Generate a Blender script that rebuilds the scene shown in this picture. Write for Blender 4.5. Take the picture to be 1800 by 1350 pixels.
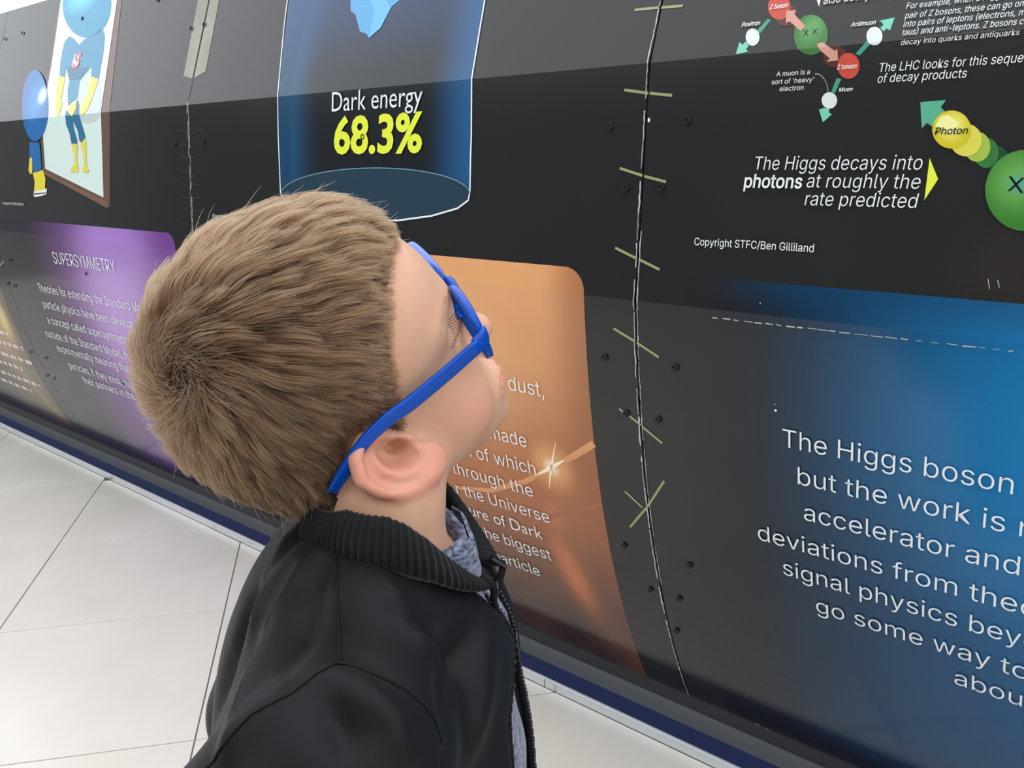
import bpy, bmesh, math, random
import numpy as np
from mathutils import Vector, Matrix
from mathutils.geometry import tessellate_polygon

for _o in list(bpy.data.objects):
    bpy.data.objects.remove(_o, do_unlink=True)
SC = bpy.context.scene
COL = SC.collection
random.seed(7)
RNG = np.random.default_rng(11)

# ------------------------------------------------------------------ camera
CAM_H = 1.247
CR = np.array([[0.75572616, 0.15343655, -0.6366594],      # columns: right, down, forward (world)
               [0.65471062, -0.19962418, 0.72904334],
               [-0.01523071, -0.9677848, -0.25131775]])
cam_data = bpy.data.cameras.new('camera')
cam_data.sensor_width = 36.0
cam_data.lens = 1556.0 / 1800.0 * 36.0
cam_data.clip_start = 0.02
cam = bpy.data.objects.new('camera', cam_data)
COL.objects.link(cam)
_m = Matrix(((CR[0, 0], -CR[0, 1], -CR[0, 2], 0.0),
             (CR[1, 0], -CR[1, 1], -CR[1, 2], 0.0),
             (CR[2, 0], -CR[2, 1], -CR[2, 2], CAM_H),
             (0, 0, 0, 1)))
cam.matrix_world = _m
SC.camera = cam

# ------------------------------------------------------------------ overcast sky, exposure
SC.view_settings.view_transform = 'Standard'
SC.view_settings.look = 'None'
SC.view_settings.gamma = 1.0
SC.view_settings.use_curve_mapping = False
SC.view_settings.exposure = 0.0
world = bpy.data.worlds.new('overcast_sky')
SC.world = world
world.use_nodes = True
_nt = world.node_tree
_nt.nodes.clear()
_wo = _nt.nodes.new('ShaderNodeOutputWorld')
_bg = _nt.nodes.new('ShaderNodeBackground')
_tc = _nt.nodes.new('ShaderNodeTexCoord')
_sx = _nt.nodes.new('ShaderNodeSeparateXYZ')
_mr = _nt.nodes.new('ShaderNodeMapRange')
_mr.inputs['From Min'].default_value = 0.0
_mr.inputs['From Max'].default_value = 1.0
_mr.inputs['To Min'].default_value = SKY_HOR = 2.0
_mr.inputs['To Max'].default_value = SKY_ZEN = 2.3
_nt.links.new(_tc.outputs['Generated'], _sx.inputs[0])
_nt.links.new(_sx.outputs['Z'], _mr.inputs['Value'])
_bg.inputs['Color'].default_value = (0.935, 0.97, 1.02, 1)
_nt.links.new(_mr.outputs[0], _bg.inputs['Strength'])
_nt.links.new(_bg.outputs[0], _wo.inputs[0])


# ------------------------------------------------------------------ helpers
def lin(c):
    out = []
    for v in c[:3]:
        v = v / 255.0
        out.append(v / 12.92 if v <= 0.04045 else ((v + 0.055) / 1.055) ** 2.4)
    return tuple(out) + (1.0,)


def principled(name, rgb, rough=0.5, spec=0.5, metal=0.0):
    m = bpy.data.materials.new(name)
    m.use_nodes = True
    b = m.node_tree.nodes['Principled BSDF']
    b.inputs['Base Color'].default_value = lin(rgb)
    b.inputs['Roughness'].default_value = rough
    b.inputs['Specular IOR Level'].default_value = spec
    b.inputs['Metallic'].default_value = metal
    return m


def link(o, parent=None):
    COL.objects.link(o)
    if parent is not None:
        o.parent = parent
    return o


def mesh_obj(name, verts, faces, mat, parent=None, smooth=False, uvs=None):
    me = bpy.data.meshes.new(name)
    me.from_pydata([tuple(v) for v in verts], [], [tuple(f) for f in faces])
    if uvs is not None:
        uvl = me.uv_layers.new(name='UVMap')
        vi = np.empty(len(me.loops), dtype=np.int32)
        me.loops.foreach_get('vertex_index', vi)
        uvl.data.foreach_set('uv', np.asarray(uvs, dtype=np.float32)[vi].ravel())
    if smooth:
        me.polygons.foreach_set('use_smooth', [True] * len(me.polygons))
    me.update()
    if mat is not None:
        me.materials.append(mat)
    return link(bpy.data.objects.new(name, me), parent)


def np_mesh(name, V, F, mat, parent=None, smooth=True):
    """fast mesh from numpy vertex and quad / tri arrays"""
    me = bpy.data.meshes.new(name)
    V = np.asarray(V, dtype=np.float32)
    F = np.asarray(F, dtype=np.int32)
    n = F.shape[1]
    me.vertices.add(len(V))
    me.vertices.foreach_set('co', V.ravel())
    me.loops.add(F.size)
    me.loops.foreach_set('vertex_index', F.ravel())
    me.polygons.add(len(F))
    me.polygons.foreach_set('loop_start', np.arange(0, F.size, n, dtype=np.int32))
    if smooth:
        me.polygons.foreach_set('use_smooth', np.ones(len(F), dtype=bool))
    me.update(calc_edges=True)
    me.validate()
    if mat is not None:
        me.materials.append(mat)
    return link(bpy.data.objects.new(name, me), parent)


def empty(name, loc=(0, 0, 0), parent=None):
    o = bpy.data.objects.new(name, None)
    o.location = loc
    o.empty_display_size = 0.1
    return link(o, parent)


def tag(o, label=None, cat=None, group=None, kind=None):
    if label:
        o['label'] = label
    if cat:
        o['category'] = cat
    if group:
        o['group'] = group
    if kind:
        o['kind'] = kind
    return o


def grid_faces(nu, nv, close_u=False):
    F = []
    for i in range(nu if close_u else nu - 1):
        for j in range(nv - 1):
            a = i * nv + j
            b = ((i + 1) % nu) * nv + j
            F.append((a, b, b + 1, a + 1))
    return F


def box_bm(bm, x0, x1, y0, y1, z0, z1):
    vs = [bm.verts.new(p) for p in ((x0, y0, z0), (x1, y0, z0), (x1, y1, z0), (x0, y1, z0),
                                    (x0, y0, z1), (x1, y0, z1), (x1, y1, z1), (x0, y1, z1))]
    for f in ((0, 3, 2, 1), (4, 5, 6, 7), (0, 1, 5, 4), (1, 2, 6, 5), (2, 3, 7, 6), (3, 0, 4, 7)):
        bm.faces.new([vs[i] for i in f])


def extrude_profile(name, prof, x0, x1, mat, parent=None, bevel=0.0):
    """closed (y,z) outline swept along x"""
    n = len(prof)
    V = [(x0, y, z) for y, z in prof] + [(x1, y, z) for y, z in prof]
    F = [(i, (i + 1) % n, n + (i + 1) % n, n + i) for i in range(n)]
    F += [tuple(range(n))[::-1], tuple(range(n, 2 * n))]
    o = mesh_obj(name, V, F, mat, parent)
    if bevel:
        md = o.modifiers.new('bevel', 'BEVEL')
        md.width = bevel
        md.segments = 2
    return o


# ------------------------------------------------------------------ the curved display wall: cross-section (y, z)
_zl = np.linspace(0.10119512, 1.00002439, 25)
_yl = np.polyval([-0.07651617, 0.38577456, -0.6145091, 1.58183581], _zl)
PROF = np.array(list(zip(_yl, _zl)) + [(1.30471951, 1.38769512), (1.443, 1.785)])
PS = np.r_[0, np.cumsum(np.linalg.norm(np.diff(PROF, axis=0), axis=1))]
S_CREASE2, S_CREASE1, S_TOP = PS[-3], PS[-2], PS[-1]
_seg = np.diff(PROF, axis=0)
_seg /= np.linalg.norm(_seg, axis=1)[:, None]
_SEGN = np.c_[-_seg[:, 1], _seg[:, 0]]        # normal towards the viewer (-y side)
CUTS = list(PS[1:-1])


def wall_pt(x, s, off=0.0):
    s = min(max(s, 0.0), S_TOP)
    i = int(np.clip(np.searchsorted(PS, s) - 1, 0, len(_seg) - 1))
    p = PROF[i] + _seg[i] * (s - PS[i]) + _SEGN[i] * off
    return (x, float(p[0]), float(p[1]))


# ------------------------------------------------------------------ print materials (vinyl with a satin gloss)
V_ROUGH, V_SPEC = 0.16, 0.38
_pm = {}


def vinyl(key, rgb):
    if key not in _pm:
        _pm[key] = principled('vinyl_' + key, rgb, V_ROUGH, V_SPEC)
    return _pm[key]


class Grad:
    """vinyl whose printed colour is built from wall coordinates (u = metres along, v = metres up the panel)"""

    def __init__(self, name, base):
        self.m = principled('vinyl_' + name, (0, 0, 0), V_ROUGH, V_SPEC)
        self.nt = self.m.node_tree
        uv = self.nt.nodes.new('ShaderNodeUVMap')
        sp = self.nt.nodes.new('ShaderNodeSeparateXYZ')
        self.nt.links.new(uv.outputs[0], sp.inputs[0])
        self.uv, self.u, self.v = uv.outputs[0], sp.outputs[0], sp.outputs[1]
        rgb = self.nt.nodes.new('ShaderNodeRGB')
        rgb.outputs[0].default_value = lin(base)
        self.c = rgb.outputs[0]

    def _mix(self, fac, rgb, mode='MIX'):
        mx = self.nt.nodes.new('ShaderNodeMix')
        mx.data_type = 'RGBA'
        mx.blend_type = mode
        self.nt.links.new(fac, mx.inputs[0])
        self.nt.links.new(self.c, mx.inputs[6])
        mx.inputs[7].default_value = lin(rgb)
        self.c = mx.outputs[2]
        return self

    def ramp(self, axis, a, b, rgb, amount=1.0):
        mr = self.nt.nodes.new('ShaderNodeMapRange')
        mr.interpolation_type = 'SMOOTHSTEP'
        self.nt.links.new(self.u if axis == 'u' else self.v, mr.inputs[0])
        mr.inputs[1].default_value, mr.inputs[2].default_value = a, b
        mr.inputs[3].default_value, mr.inputs[4].default_value = 0.0, amount
        return self._mix(mr.outputs[0], rgb)

    def glow(self, cu, cv, ru, rv, rgb, amount=1.0, rot=0.0):
        mp = self.nt.nodes.new('ShaderNodeMapping')
        mp.vector_type = 'TEXTURE'
        mp.inputs['Location'].default_value = (cu, cv, 0)
        mp.inputs['Rotation'].default_value = (0, 0, rot)
        mp.inputs['Scale'].default_value = (ru, rv, 1)
        self.nt.links.new(self.uv, mp.inputs[0])
        ln = self.nt.nodes.new('ShaderNodeVectorMath')
        ln.operation = 'LENGTH'
        self.nt.links.new(mp.outputs[0], ln.inputs[0])
        mr = self.nt.nodes.new('ShaderNodeMapRange')
        mr.interpolation_type = 'SMOOTHERSTEP'
        self.nt.links.new(ln.outputs['Value'], mr.inputs[0])
        mr.inputs[1].default_value, mr.inputs[2].default_value = 0.0, 1.0
        mr.inputs[3].default_value, mr.inputs[4].default_value = amount, 0.0
        return self._mix(mr.outputs[0], rgb)

    def noise(self, scale, rgb, amount):
        nz = self.nt.nodes.new('ShaderNodeTexNoise')
        nz.inputs['Scale'].default_value = scale
        nz.inputs['Detail'].default_value = 2.0
        self.nt.links.new(self.uv, nz.inputs['Vector'])
        mr = self.nt.nodes.new('ShaderNodeMapRange')
        self.nt.links.new(nz.outputs[0], mr.inputs[0])
        mr.inputs[1].default_value, mr.inputs[2].default_value = 0.35, 0.7
        mr.inputs[3].default_value, mr.inputs[4].default_value = 0.0, amount
        return self._mix(mr.outputs[0], rgb)

    def done(self):
        self.nt.links.new(self.c, self.m.node_tree.nodes['Principled BSDF'].inputs['Base Color'])
        return self.m


BLACK = (37, 37, 37)


def wall_map(bm, off):
    """(x, s) flat mesh -> wall surface, cut wherever the cross-section bends"""
    smin = min(v.co.y for v in bm.verts)
    smax = max(v.co.y for v in bm.verts)
    for c in CUTS:
        if smin < c < smax:
            geom = bm.verts[:] + bm.edges[:] + bm.faces[:]
            bmesh.ops.bisect_plane(bm, geom=geom, dist=1e-6, plane_co=(0, c, 0), plane_no=(0, 1, 0))
    uvl = bm.loops.layers.uv.verify()
    for f in bm.faces:
        for l in f.loops:
            l[uvl].uv = (l.vert.co.x, l.vert.co.y)
    for v in bm.verts:
        v.co = wall_pt(v.co.x, v.co.y, off)


def finish_bm(bm, name, mat, parent):
    me = bpy.data.meshes.new(name)
    bm.to_mesh(me)
    bm.free()
    me.materials.append(mat)
    return link(bpy.data.objects.new(name, me), parent)


LAYER = 0.0004


def wall_patch(name, pts, layer, mat, parent):
    bm = bmesh.new()
    vs = [bm.verts.new((x, s, 0)) for x, s in pts]
    for t in tessellate_polygon([[Vector((x, s, 0)) for x, s in pts]]):
        try:
            bm.faces.new([vs[i] for i in t])
        except ValueError:
            pass
    bmesh.ops.recalc_face_normals(bm, faces=bm.faces[:])
    wall_map(bm, 0.0003 + LAYER * layer)
    return finish_bm(bm, name, mat, parent)


def round_rect(x0, x1, s0, s1, r=0.045, corners='tr'):
    pts = [(x0, s0), (x1, s0)]
    for k in range(9):
        a = k / 8 * math.pi / 2
        pts.append((x1 - r + r * math.cos(a), s1 - r + r * math.sin(a)))
    if 'tl' in corners:
        for k in range(9):
            a = math.pi / 2 + k / 8 * math.pi / 2
            pts.append((x0 + r + r * math.cos(a), s1 - r + r * math.sin(a)))
    else:
        pts.append((x0, s1))
    return pts


try:      # the sans face that ships with Blender; the built-in face if it is missing
    import os
    FACE = bpy.data.fonts.load(os.path.join(bpy.utils.system_resource('DATAFILES', path='fonts'), 'Inter.woff2'))
except Exception:
    FACE = None


def text_bounds(body, size, off, shear, space, face=None):
    cu = bpy.data.curves.new('tmp', 'FONT')
    cu.body, cu.size, cu.offset, cu.shear, cu.space_character = body, size, off, shear, space
    cu.resolution_u = 3
    if face is not None:
        cu.font = face
    cu.fill_mode = 'FRONT'
    o = bpy.data.objects.new('tmp', cu)
    COL.objects.link(o)
    me = bpy.data.meshes.new_from_object(o.evaluated_get(bpy.context.evaluated_depsgraph_get()))
    bpy.data.objects.remove(o)
    bpy.data.curves.remove(cu)
    return me


STYLE = {  # weight offset, shear, colour
    'body': (-0.007, 0.0, 'white', None),
    'ital': (-0.002, 0.13, 'white', None),
    'small': (0.0, 0.05, 'white', None),
    'bold': (0.012, 0.16, 'white', None),
    'black': (0.010, 0.16, 'ink', None),
    'ital2': (-0.007, 0.12, 'white', None),
    'heavy': (0.018, 0.08, 'white', None),
    'plain': (0.0, 0.0, 'white', None),
    'cond': (-0.006, 0.0, 'white', None),
    'title': (-0.003, 0.05, 'white', None),
    'reds': (0.010, 0.16, 'redpink', None),
    'yellow': (0.030, 0.05, 'yellow', None),
}
CAPS = {f: max(v.co.y for v in text_bounds('H', 1.0, 0, 0, 1.0, f).vertices) for f in (FACE, None)}      # cap height per unit size


def wall_text(body, prefix, x0, x1, s, cap, kind, parent):
    off, shear, ckey, _ = STYLE[kind]
    face = None if 'D' in body or kind == 'yellow' else FACE
    off = off * CAPS[face] / 0.7
    me = text_bounds(body, 1.0, off, shear, 1.0, face)
    ref = me if not prefix else text_bounds(prefix, 1.0, off, shear, 1.0, face)
    def ext(m):
        a = np.empty(len(m.vertices) * 3, dtype=np.float32)
        m.vertices.foreach_get('co', a)
        return a.reshape(-1, 3)[:, 0].min(), a.reshape(-1, 3)[:, 0].max()
    lo, hi = ext(ref)
    kx = (x1 - x0) / (hi - lo)
    ky = cap / CAPS[face]
    bm = bmesh.new()
    bm.from_mesh(me)
    for v in bm.verts:
        v.co = (x0 + (v.co.x - lo) * kx, s + v.co.y * ky, 0)
    for f in bm.faces:
        f.normal_update()
    wall_map(bm, 0.0003 + LAYER * 8)
    o = finish_bm(bm, 'lettering', PRINT[ckey], parent)
    if ref is not me:
        bpy.data.meshes.remove(ref)
    bpy.data.meshes.remove(me)
    return o


# ------------------------------------------------------------------ floor: square tiles laid at an angle to the wall
def tile_material():
    m = principled('floor_tile_porcelain', (232, 229, 222), 0.22, 0.5)
    nt = m.node_tree
    b = nt.nodes['Principled BSDF']
    tc = nt.nodes.new('ShaderNodeTexCoord')
    nz = nt.nodes.new('ShaderNodeTexNoise')
    nz.inputs['Scale'].default_value = 3.0
    nz.inputs['Detail'].default_value = 6.0
    cr = nt.nodes.new('ShaderNodeValToRGB')
    cr.color_ramp.elements[0].position = 0.3
    cr.color_ramp.elements[0].color = lin((202, 197, 187))
    cr.color_ramp.elements[1].position = 0.7
    cr.color_ramp.elements[1].color = lin((211, 206, 197))
    nt.links.new(tc.outputs['Object'], nz.inputs['Vector'])
    nt.links.new(nz.outputs[0], cr.inputs[0])
    nt.links.new(cr.outputs[0], b.inputs['Base Color'])
    return m


MAT_TILE = tile_material()
MAT_GROUT = principled('tile_grout', (120, 118, 113), 0.9, 0.2)
Y_BASE = 1.463
floor = mesh_obj('floor', [(-16, -9, -0.006), (9, -9, -0.006), (9, 2.6, -0.006), (-16, 2.6, -0.006)], [(0, 1, 2, 3)], MAT_GROUT)
tag(floor, kind='structure')
_ang = math.radians(142.24)
_u = Vector((math.cos(_ang), math.sin(_ang)))
_w = Vector((-_u.y, _u.x))
U0, W0, TS, GAP = 0.012, 0.374, 0.6, 0.0016


def clip_poly(poly, fn):
    out = []
    for i in range(len(poly)):
        a, b = poly[i], poly[(i + 1) % len(poly)]
        fa, fb = fn(a), fn(b)
        if fa >= 0:
            out.append(a)
        if (fa >= 0) != (fb >= 0):
            t = fa / (fa - fb)
            out.append(a + (b - a) * t)
    return out


def tile_mesh(poly, name):
    n = len(poly)
    cx = sum((p for p in poly), Vector((0, 0))) / n
    top = []
    for p in poly:
        d = (cx - p)
        d.normalize()
        top.append(p + d * 0.0015)
    V = [(p.x, p.y, -0.006) for p in poly] + [(p.x, p.y, -0.001) for p in poly] + [(p.x, p.y, 0.0) for p in top]
    F = [tuple(range(2 * n, 3 * n))]
    for i in range(n):
        j = (i + 1) % n
        F += [(i, j, n + j, n + i), (n + i, n + j, 2 * n + j, 2 * n + i)]
    me = bpy.data.meshes.new(name)
    me.from_pydata(V, [], F)
    me.materials.append(MAT_TILE)
    return me


full_tile = None
for iu in range(-4, 17):
    for iw in range(-12, 14):
        g = GAP
        c0 = [(U0 + (iu + a) * TS + (g if a == 0 else -g), W0 + (iw + b) * TS + (g if b == 0 else -g))
              for a, b in ((0, 0), (1, 0), (1, 1), (0, 1))]
        poly = [_u * a + _w * b for a, b in c0]
        ctr = _u * (U0 + (iu + .5) * TS) + _w * (W0 + (iw + .5) * TS)
        if not (-7.2 < ctr.x < 1.8 and -1.9 < ctr.y < 2.1):
            continue
        cl = clip_poly(poly, lambda p: Y_BASE - p.y)
        if len(cl) < 3:
            continue
        area = abs(sum(cl[i].x * cl[(i + 1) % len(cl)].y - cl[(i + 1) % len(cl)].x * cl[i].y for i in range(len(cl)))) / 2
        if area < 0.002:
            continue
        if area > TS * TS * 0.97:
            if full_tile is None:
                full_tile = tile_mesh([p - ctr for p in poly], 'tile')
            o = bpy.data.objects.new('tile', full_tile)
            o.location = (ctr.x, ctr.y, 0)
            link(o, floor)
        else:
            link(bpy.data.objects.new('tile', tile_mesh(cl, 'tile')), floor)
# the paving that goes on around it
apron = bpy.data.meshes.new('paving')
apron.from_pydata([(-60, -60, -0.007), (40, -60, -0.007), (40, 60, -0.007), (-60, 60, -0.007)], [], [(0, 1, 2, 3)])
apron.materials.append(MAT_TILE)
link(bpy.data.objects.new('outer_paving', apron), floor)

# ------------------------------------------------------------------ stepped plinth along the foot of the wall
MAT_STEEL = principled('brushed_steel', (214, 219, 222), 0.28, 0.5, 0.75)
MAT_STEELEDGE = principled('polished_steel_edge', (240, 243, 247), 0.15, 0.5, 0.6)
MAT_NAVY = principled('navy_paint', (36, 46, 84), 0.45, 0.35)
MAT_GREY = principled('grey_skirting_paint', (92, 95, 98), 0.5, 0.4)
MAT_DARK = principled('dark_skirting_paint', (40, 41, 45), 0.45, 0.4)
plinth = empty('baseboard_front')
tag(plinth, kind='structure')
X0, X1 = -9.0, 1.6
xs = [-9.0, -7.37, -5.93, -4.40, -3.42, -2.30, -1.190, -0.05, 1.6]
for a, b in zip(xs[:-1], xs[1:]):
    extrude_profile('riser_plate', [(1.4645, 0.0), (1.4645, 0.0225), (1.470, 0.0225), (1.470, 0.0)], a + .0012, b - .0012, MAT_STEEL, plinth)
extrude_profile('steel_nosing', [(1.4630, 0.0225), (1.4640, 0.0265), (1.4685, 0.0265), (1.4700, 0.0225)], X0, X1, MAT_STEELEDGE, plinth)
extrude_profile('blue_tread', [(1.4690, 0.0), (1.4690, 0.0245), (1.526, 0.0245), (1.526, 0.0)], X0, X1, MAT_NAVY, plinth)
extrude_profile('edging_strip', [(1.5215, 0.0245), (1.5215, 0.0285), (1.5235, 0.0285), (1.5235, 0.0245)], X0, X1, MAT_GREY, plinth)
extrude_profile('grey_skirting', [(1.5237, 0.0), (1.5237, 0.0655), (1.560, 0.0655), (1.560, 0.0)], X0, X1, MAT_GREY, plinth)
extrude_profile('dark_skirting', [(1.5270, 0.0655), (1.5290, 0.1000), (1.570, 0.1000), (1.570, 0.0655)], X0, X1, MAT_DARK, plinth)

# ------------------------------------------------------------------ wall panels
wall = empty('wall_front', (0, 1.4, 0))
wall.location = (0, 0, 0)
tag(wall, kind='structure')
SEAM = [-5.15, -3.71, -2.272, -0.83, 0.61]
panel_black = Grad('panel_black', BLACK).noise(2.5, (42, 42, 41), 0.5).done()
panels = []
NB = len(PROF)


def make_panel(xa, xb):
    # front sheet with a folded edge of 9 mm, waviness of the hand-cut edge
    ss = list(PS)
    extra = np.linspace(S_CREASE2, S_CREASE1, 9)[1:-1].tolist() + np.linspace(S_CREASE1, S_TOP, 9)[1:-1].tolist()
    ss = sorted(ss + extra)
    n = len(ss)
    rng = random.Random(int(xa * 100))
    ja = [xa + 0.0013 + rng.uniform(-.0007, .0007) for _ in ss]
    jb = [xb - 0.0013 + rng.uniform(-.0007, .0007) for _ in ss]
    V, UV = [], []
    for off in (0.0, -0.009):
        for k, s in enumerate(ss):
            for x in (ja[k], jb[k]):
                V.append(wall_pt(x, s, off))
                UV.append((x, s))
    F = []
    for k in range(n - 1):
        a = 2 * k
        F.append((a, a + 1, a + 3, a + 2))
        b = 2 * n + 2 * k
        F.append((b, b + 2, b + 3, b + 1))
        F.append((a, a + 2, b + 2, b))
        F.append((a + 1, b + 1, b + 3, a + 3))
    F += [(0, 2 * n, 2 * n + 1, 1), (2 * n - 2, 2 * n - 1, 4 * n - 1, 4 * n - 2)]
    return mesh_obj('wall_panel', V, F, panel_black, wall, uvs=UV)


for a, b in zip(SEAM[:-1], SEAM[1:]):
    panels.append(make_panel(a, b))
for a, b in ((-6.59, -5.15), (-8.03, -6.59), (0.61, 1.6)):
    make_panel(a, b)
# backing carcass seen through the joints, and the top facet, its sky reflection painted in white
_back = [(y + 0.02, z) for y, z in PROF] + [(1.75, 1.95), (2.2, 2.0), (2.2, 0.0), (1.56, 0.0)]
extrude_profile('carcass', _back, -8.0, 1.58, principled('carcass_black', (14, 14, 14), 0.8, 0.2), wall)
MAT_SKY_REFL = principled('painted_sky_reflection', (244, 246, 247), 0.35, 0.5)
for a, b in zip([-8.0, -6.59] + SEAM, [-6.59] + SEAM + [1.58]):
    extrude_profile('top_facet', [(1.4435, 1.7865), (1.640, 1.975), (2.2, 2.03), (2.2, 2.01), (1.65, 1.955), (1.456, 1.7845)], a + .0015, b - .0015, MAT_SKY_REFL, wall)
TEXTS = [
    ('The Higgs boson', '', -0.5593, -0.2293, 0.726, 0.0317, 'body', 3),
    ('but the work is n', 'but the work is', -0.5341, -0.2348, 0.6644, 0.0317, 'body', 3),
    ('accelerator and', '', -0.5243, -0.2122, 0.6003, 0.0317, 'body', 3),
    ('deviations from theo', 'deviations from the', -0.6072, -0.2109, 0.5353, 0.0317, 'body', 3),
    ('signal physics beyo', 'signal physics bey', -0.5646, -0.2023, 0.4766, 0.0317, 'body', 3),
    ('go some way to', 'go some way t', -0.5088, -0.2139, 0.4155, 0.0317, 'body', 3),
    ('abou', '', -0.289, -0.1945, 0.3576, 0.0317, 'body', 3),
    ('For example, when a Higgs decay', 'For example, when a', -0.4348, -0.344, 1.3694, 0.0082, 'ital', 3),
    ('pair of Z bosons, these can go on', 'pair of Z bosons, these can go', -0.4339, -0.305, 1.3561, 0.0083, 'ital', 3),
    ('into pairs of leptons (electrons, m', 'into pairs of leptons (electrons,', -0.4336, -0.2991, 1.3444, 0.0083, 'ital', 3),
    ('taus) and anti-leptons. Z bosons c', 'taus) and anti-leptons. Z bosons', -0.4329, -0.2956, 1.3328, 0.0084, 'ital', 3),
    ('decay into quarks and antiquarks', '', -0.4327, -0.2904, 1.321, 0.0068, 'ital', 3),
    ('The LHC looks for this seque', '', -0.4573, -0.2821, 1.2882, 0.0115, 'ital', 3),
    ('of decay products', '', -0.4582, -0.3452, 1.274, 0.0114, 'ital', 3),
    ('also decay into p', 'also decay', -0.5526, -0.486, 1.3903, 0.0133, 'ital', 3),
    ('A muon is a', '', -0.6068, -0.5558, 1.2921, 0.0067, 'small', 3),
    ("sort of 'heavy'", '', -0.6132, -0.5487, 1.2811, 0.0068, 'small', 3),
    ('electron', '', -0.5996, -0.5632, 1.2708, 0.0068, 'small', 3),
    ('Z boson', '', -0.6347, -0.6063, 1.3925, 0.0071, 'bold', 3),
    ('Z boson', '', -0.5169, -0.4892, 1.2957, 0.0061, 'bold', 3),
    ('Positron', '', -0.6751, -0.6453, 1.3702, 0.0066, 'bold', 3),
    ('Antimuon', '', -0.506, -0.4717, 1.3525, 0.0063, 'bold', 3),
    ('Muon', '', -0.5109, -0.4914, 1.2654, 0.0053, 'bold', 3),
    ('Photon', '', -0.3757, -0.3351, 1.2036, 0.0087, 'black', 3),
    ('The Higgs decays into', '', -0.6285, -0.3865, 1.158, 0.0196, 'ital2', 3),
    ('photons', '', -0.6448, -0.5515, 1.1317, 0.0196, 'heavy', 3),
    ('at roughly the', '', -0.5446, -0.3861, 1.1328, 0.0196, 'ital2', 3),
    ('rate predicted', '', -0.545, -0.3861, 1.1072, 0.0196, 'ital2', 3),
    ('Copyright STFC/Ben Gilliland', '', -0.7226, -0.5245, 1.0397, 0.0119, 'plain', 3),
    (', dust,', '', -1.1632, -1.0485, 0.7247, 0.0317, 'cond', 2),
    ('s made', '', -1.2481, -1.1129, 0.6005, 0.0317, 'cond', 2),
    ('oth of which', '', -1.3422, -1.1001, 0.5377, 0.0317, 'cond', 2),
    ('n through the', '', -1.3915, -1.1194, 0.4782, 0.0317, 'cond', 2),
    ('r the Universe', '', -1.3615, -1.0875, 0.4201, 0.0317, 'cond', 2),
    ('ure of Dark', '', -1.3357, -1.1199, 0.3658, 0.0317, 'cond', 2),
    ('he biggest', '', -1.3037, -1.1101, 0.309, 0.0317, 'cond', 2),
    ('particle', '', -1.3002, -1.1611, 0.2414, 0.0317, 'cond', 2),
    ('Dark energy', '', -1.6551, -1.3625, 1.2849, 0.0413, 'title', 2),
    ('68.3%', '', -1.6482, -1.362, 1.1955, 0.0741, 'yellow', 2),
    ('Copyright STFC/Ben Gilliland', 'Copyright STFC/Ben', -2.1628, -2.018, 1.0337, 0.0116, 'plain', 2),
    ('SUPERSYMMETRY', '', -3.2156, -2.7595, 0.8438, 0.0422, 'cond', 1),
    ('Theories for extending the Standard Mo', 'Theories for extending the Standard', -3.4182, -2.7259, 0.7263, 0.0317, 'cond', 1),
    ('particle physics have been develop', '', -3.4237, -2.733, 0.6633, 0.0317, 'cond', 1),
    ('a concept called supersymmetry', '', -3.4364, -2.8032, 0.6, 0.0317, 'cond', 1),
    ('outside of the Standard Model, ha', '', -3.5037, -2.8334, 0.5384, 0.0317, 'cond', 1),
    ('experimentally meaning that s', '', -3.4506, -2.8464, 0.485, 0.0317, 'cond', 1),
    ('particles, if they exist, must', '', -3.4093, -2.882, 0.4183, 0.0317, 'cond', 1),
    ('their partners in the', '', -3.3369, -2.9375, 0.3682, 0.0317, 'cond', 1),
    ('Copyright STFC/Ben Gilliland', '', -3.5925, -3.403, 1.0367, 0.0083, 'plain', 1),
    ('S', '', -3.0384, -2.9886, 1.4837, 0.0498, 'reds', 1),
]
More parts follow.
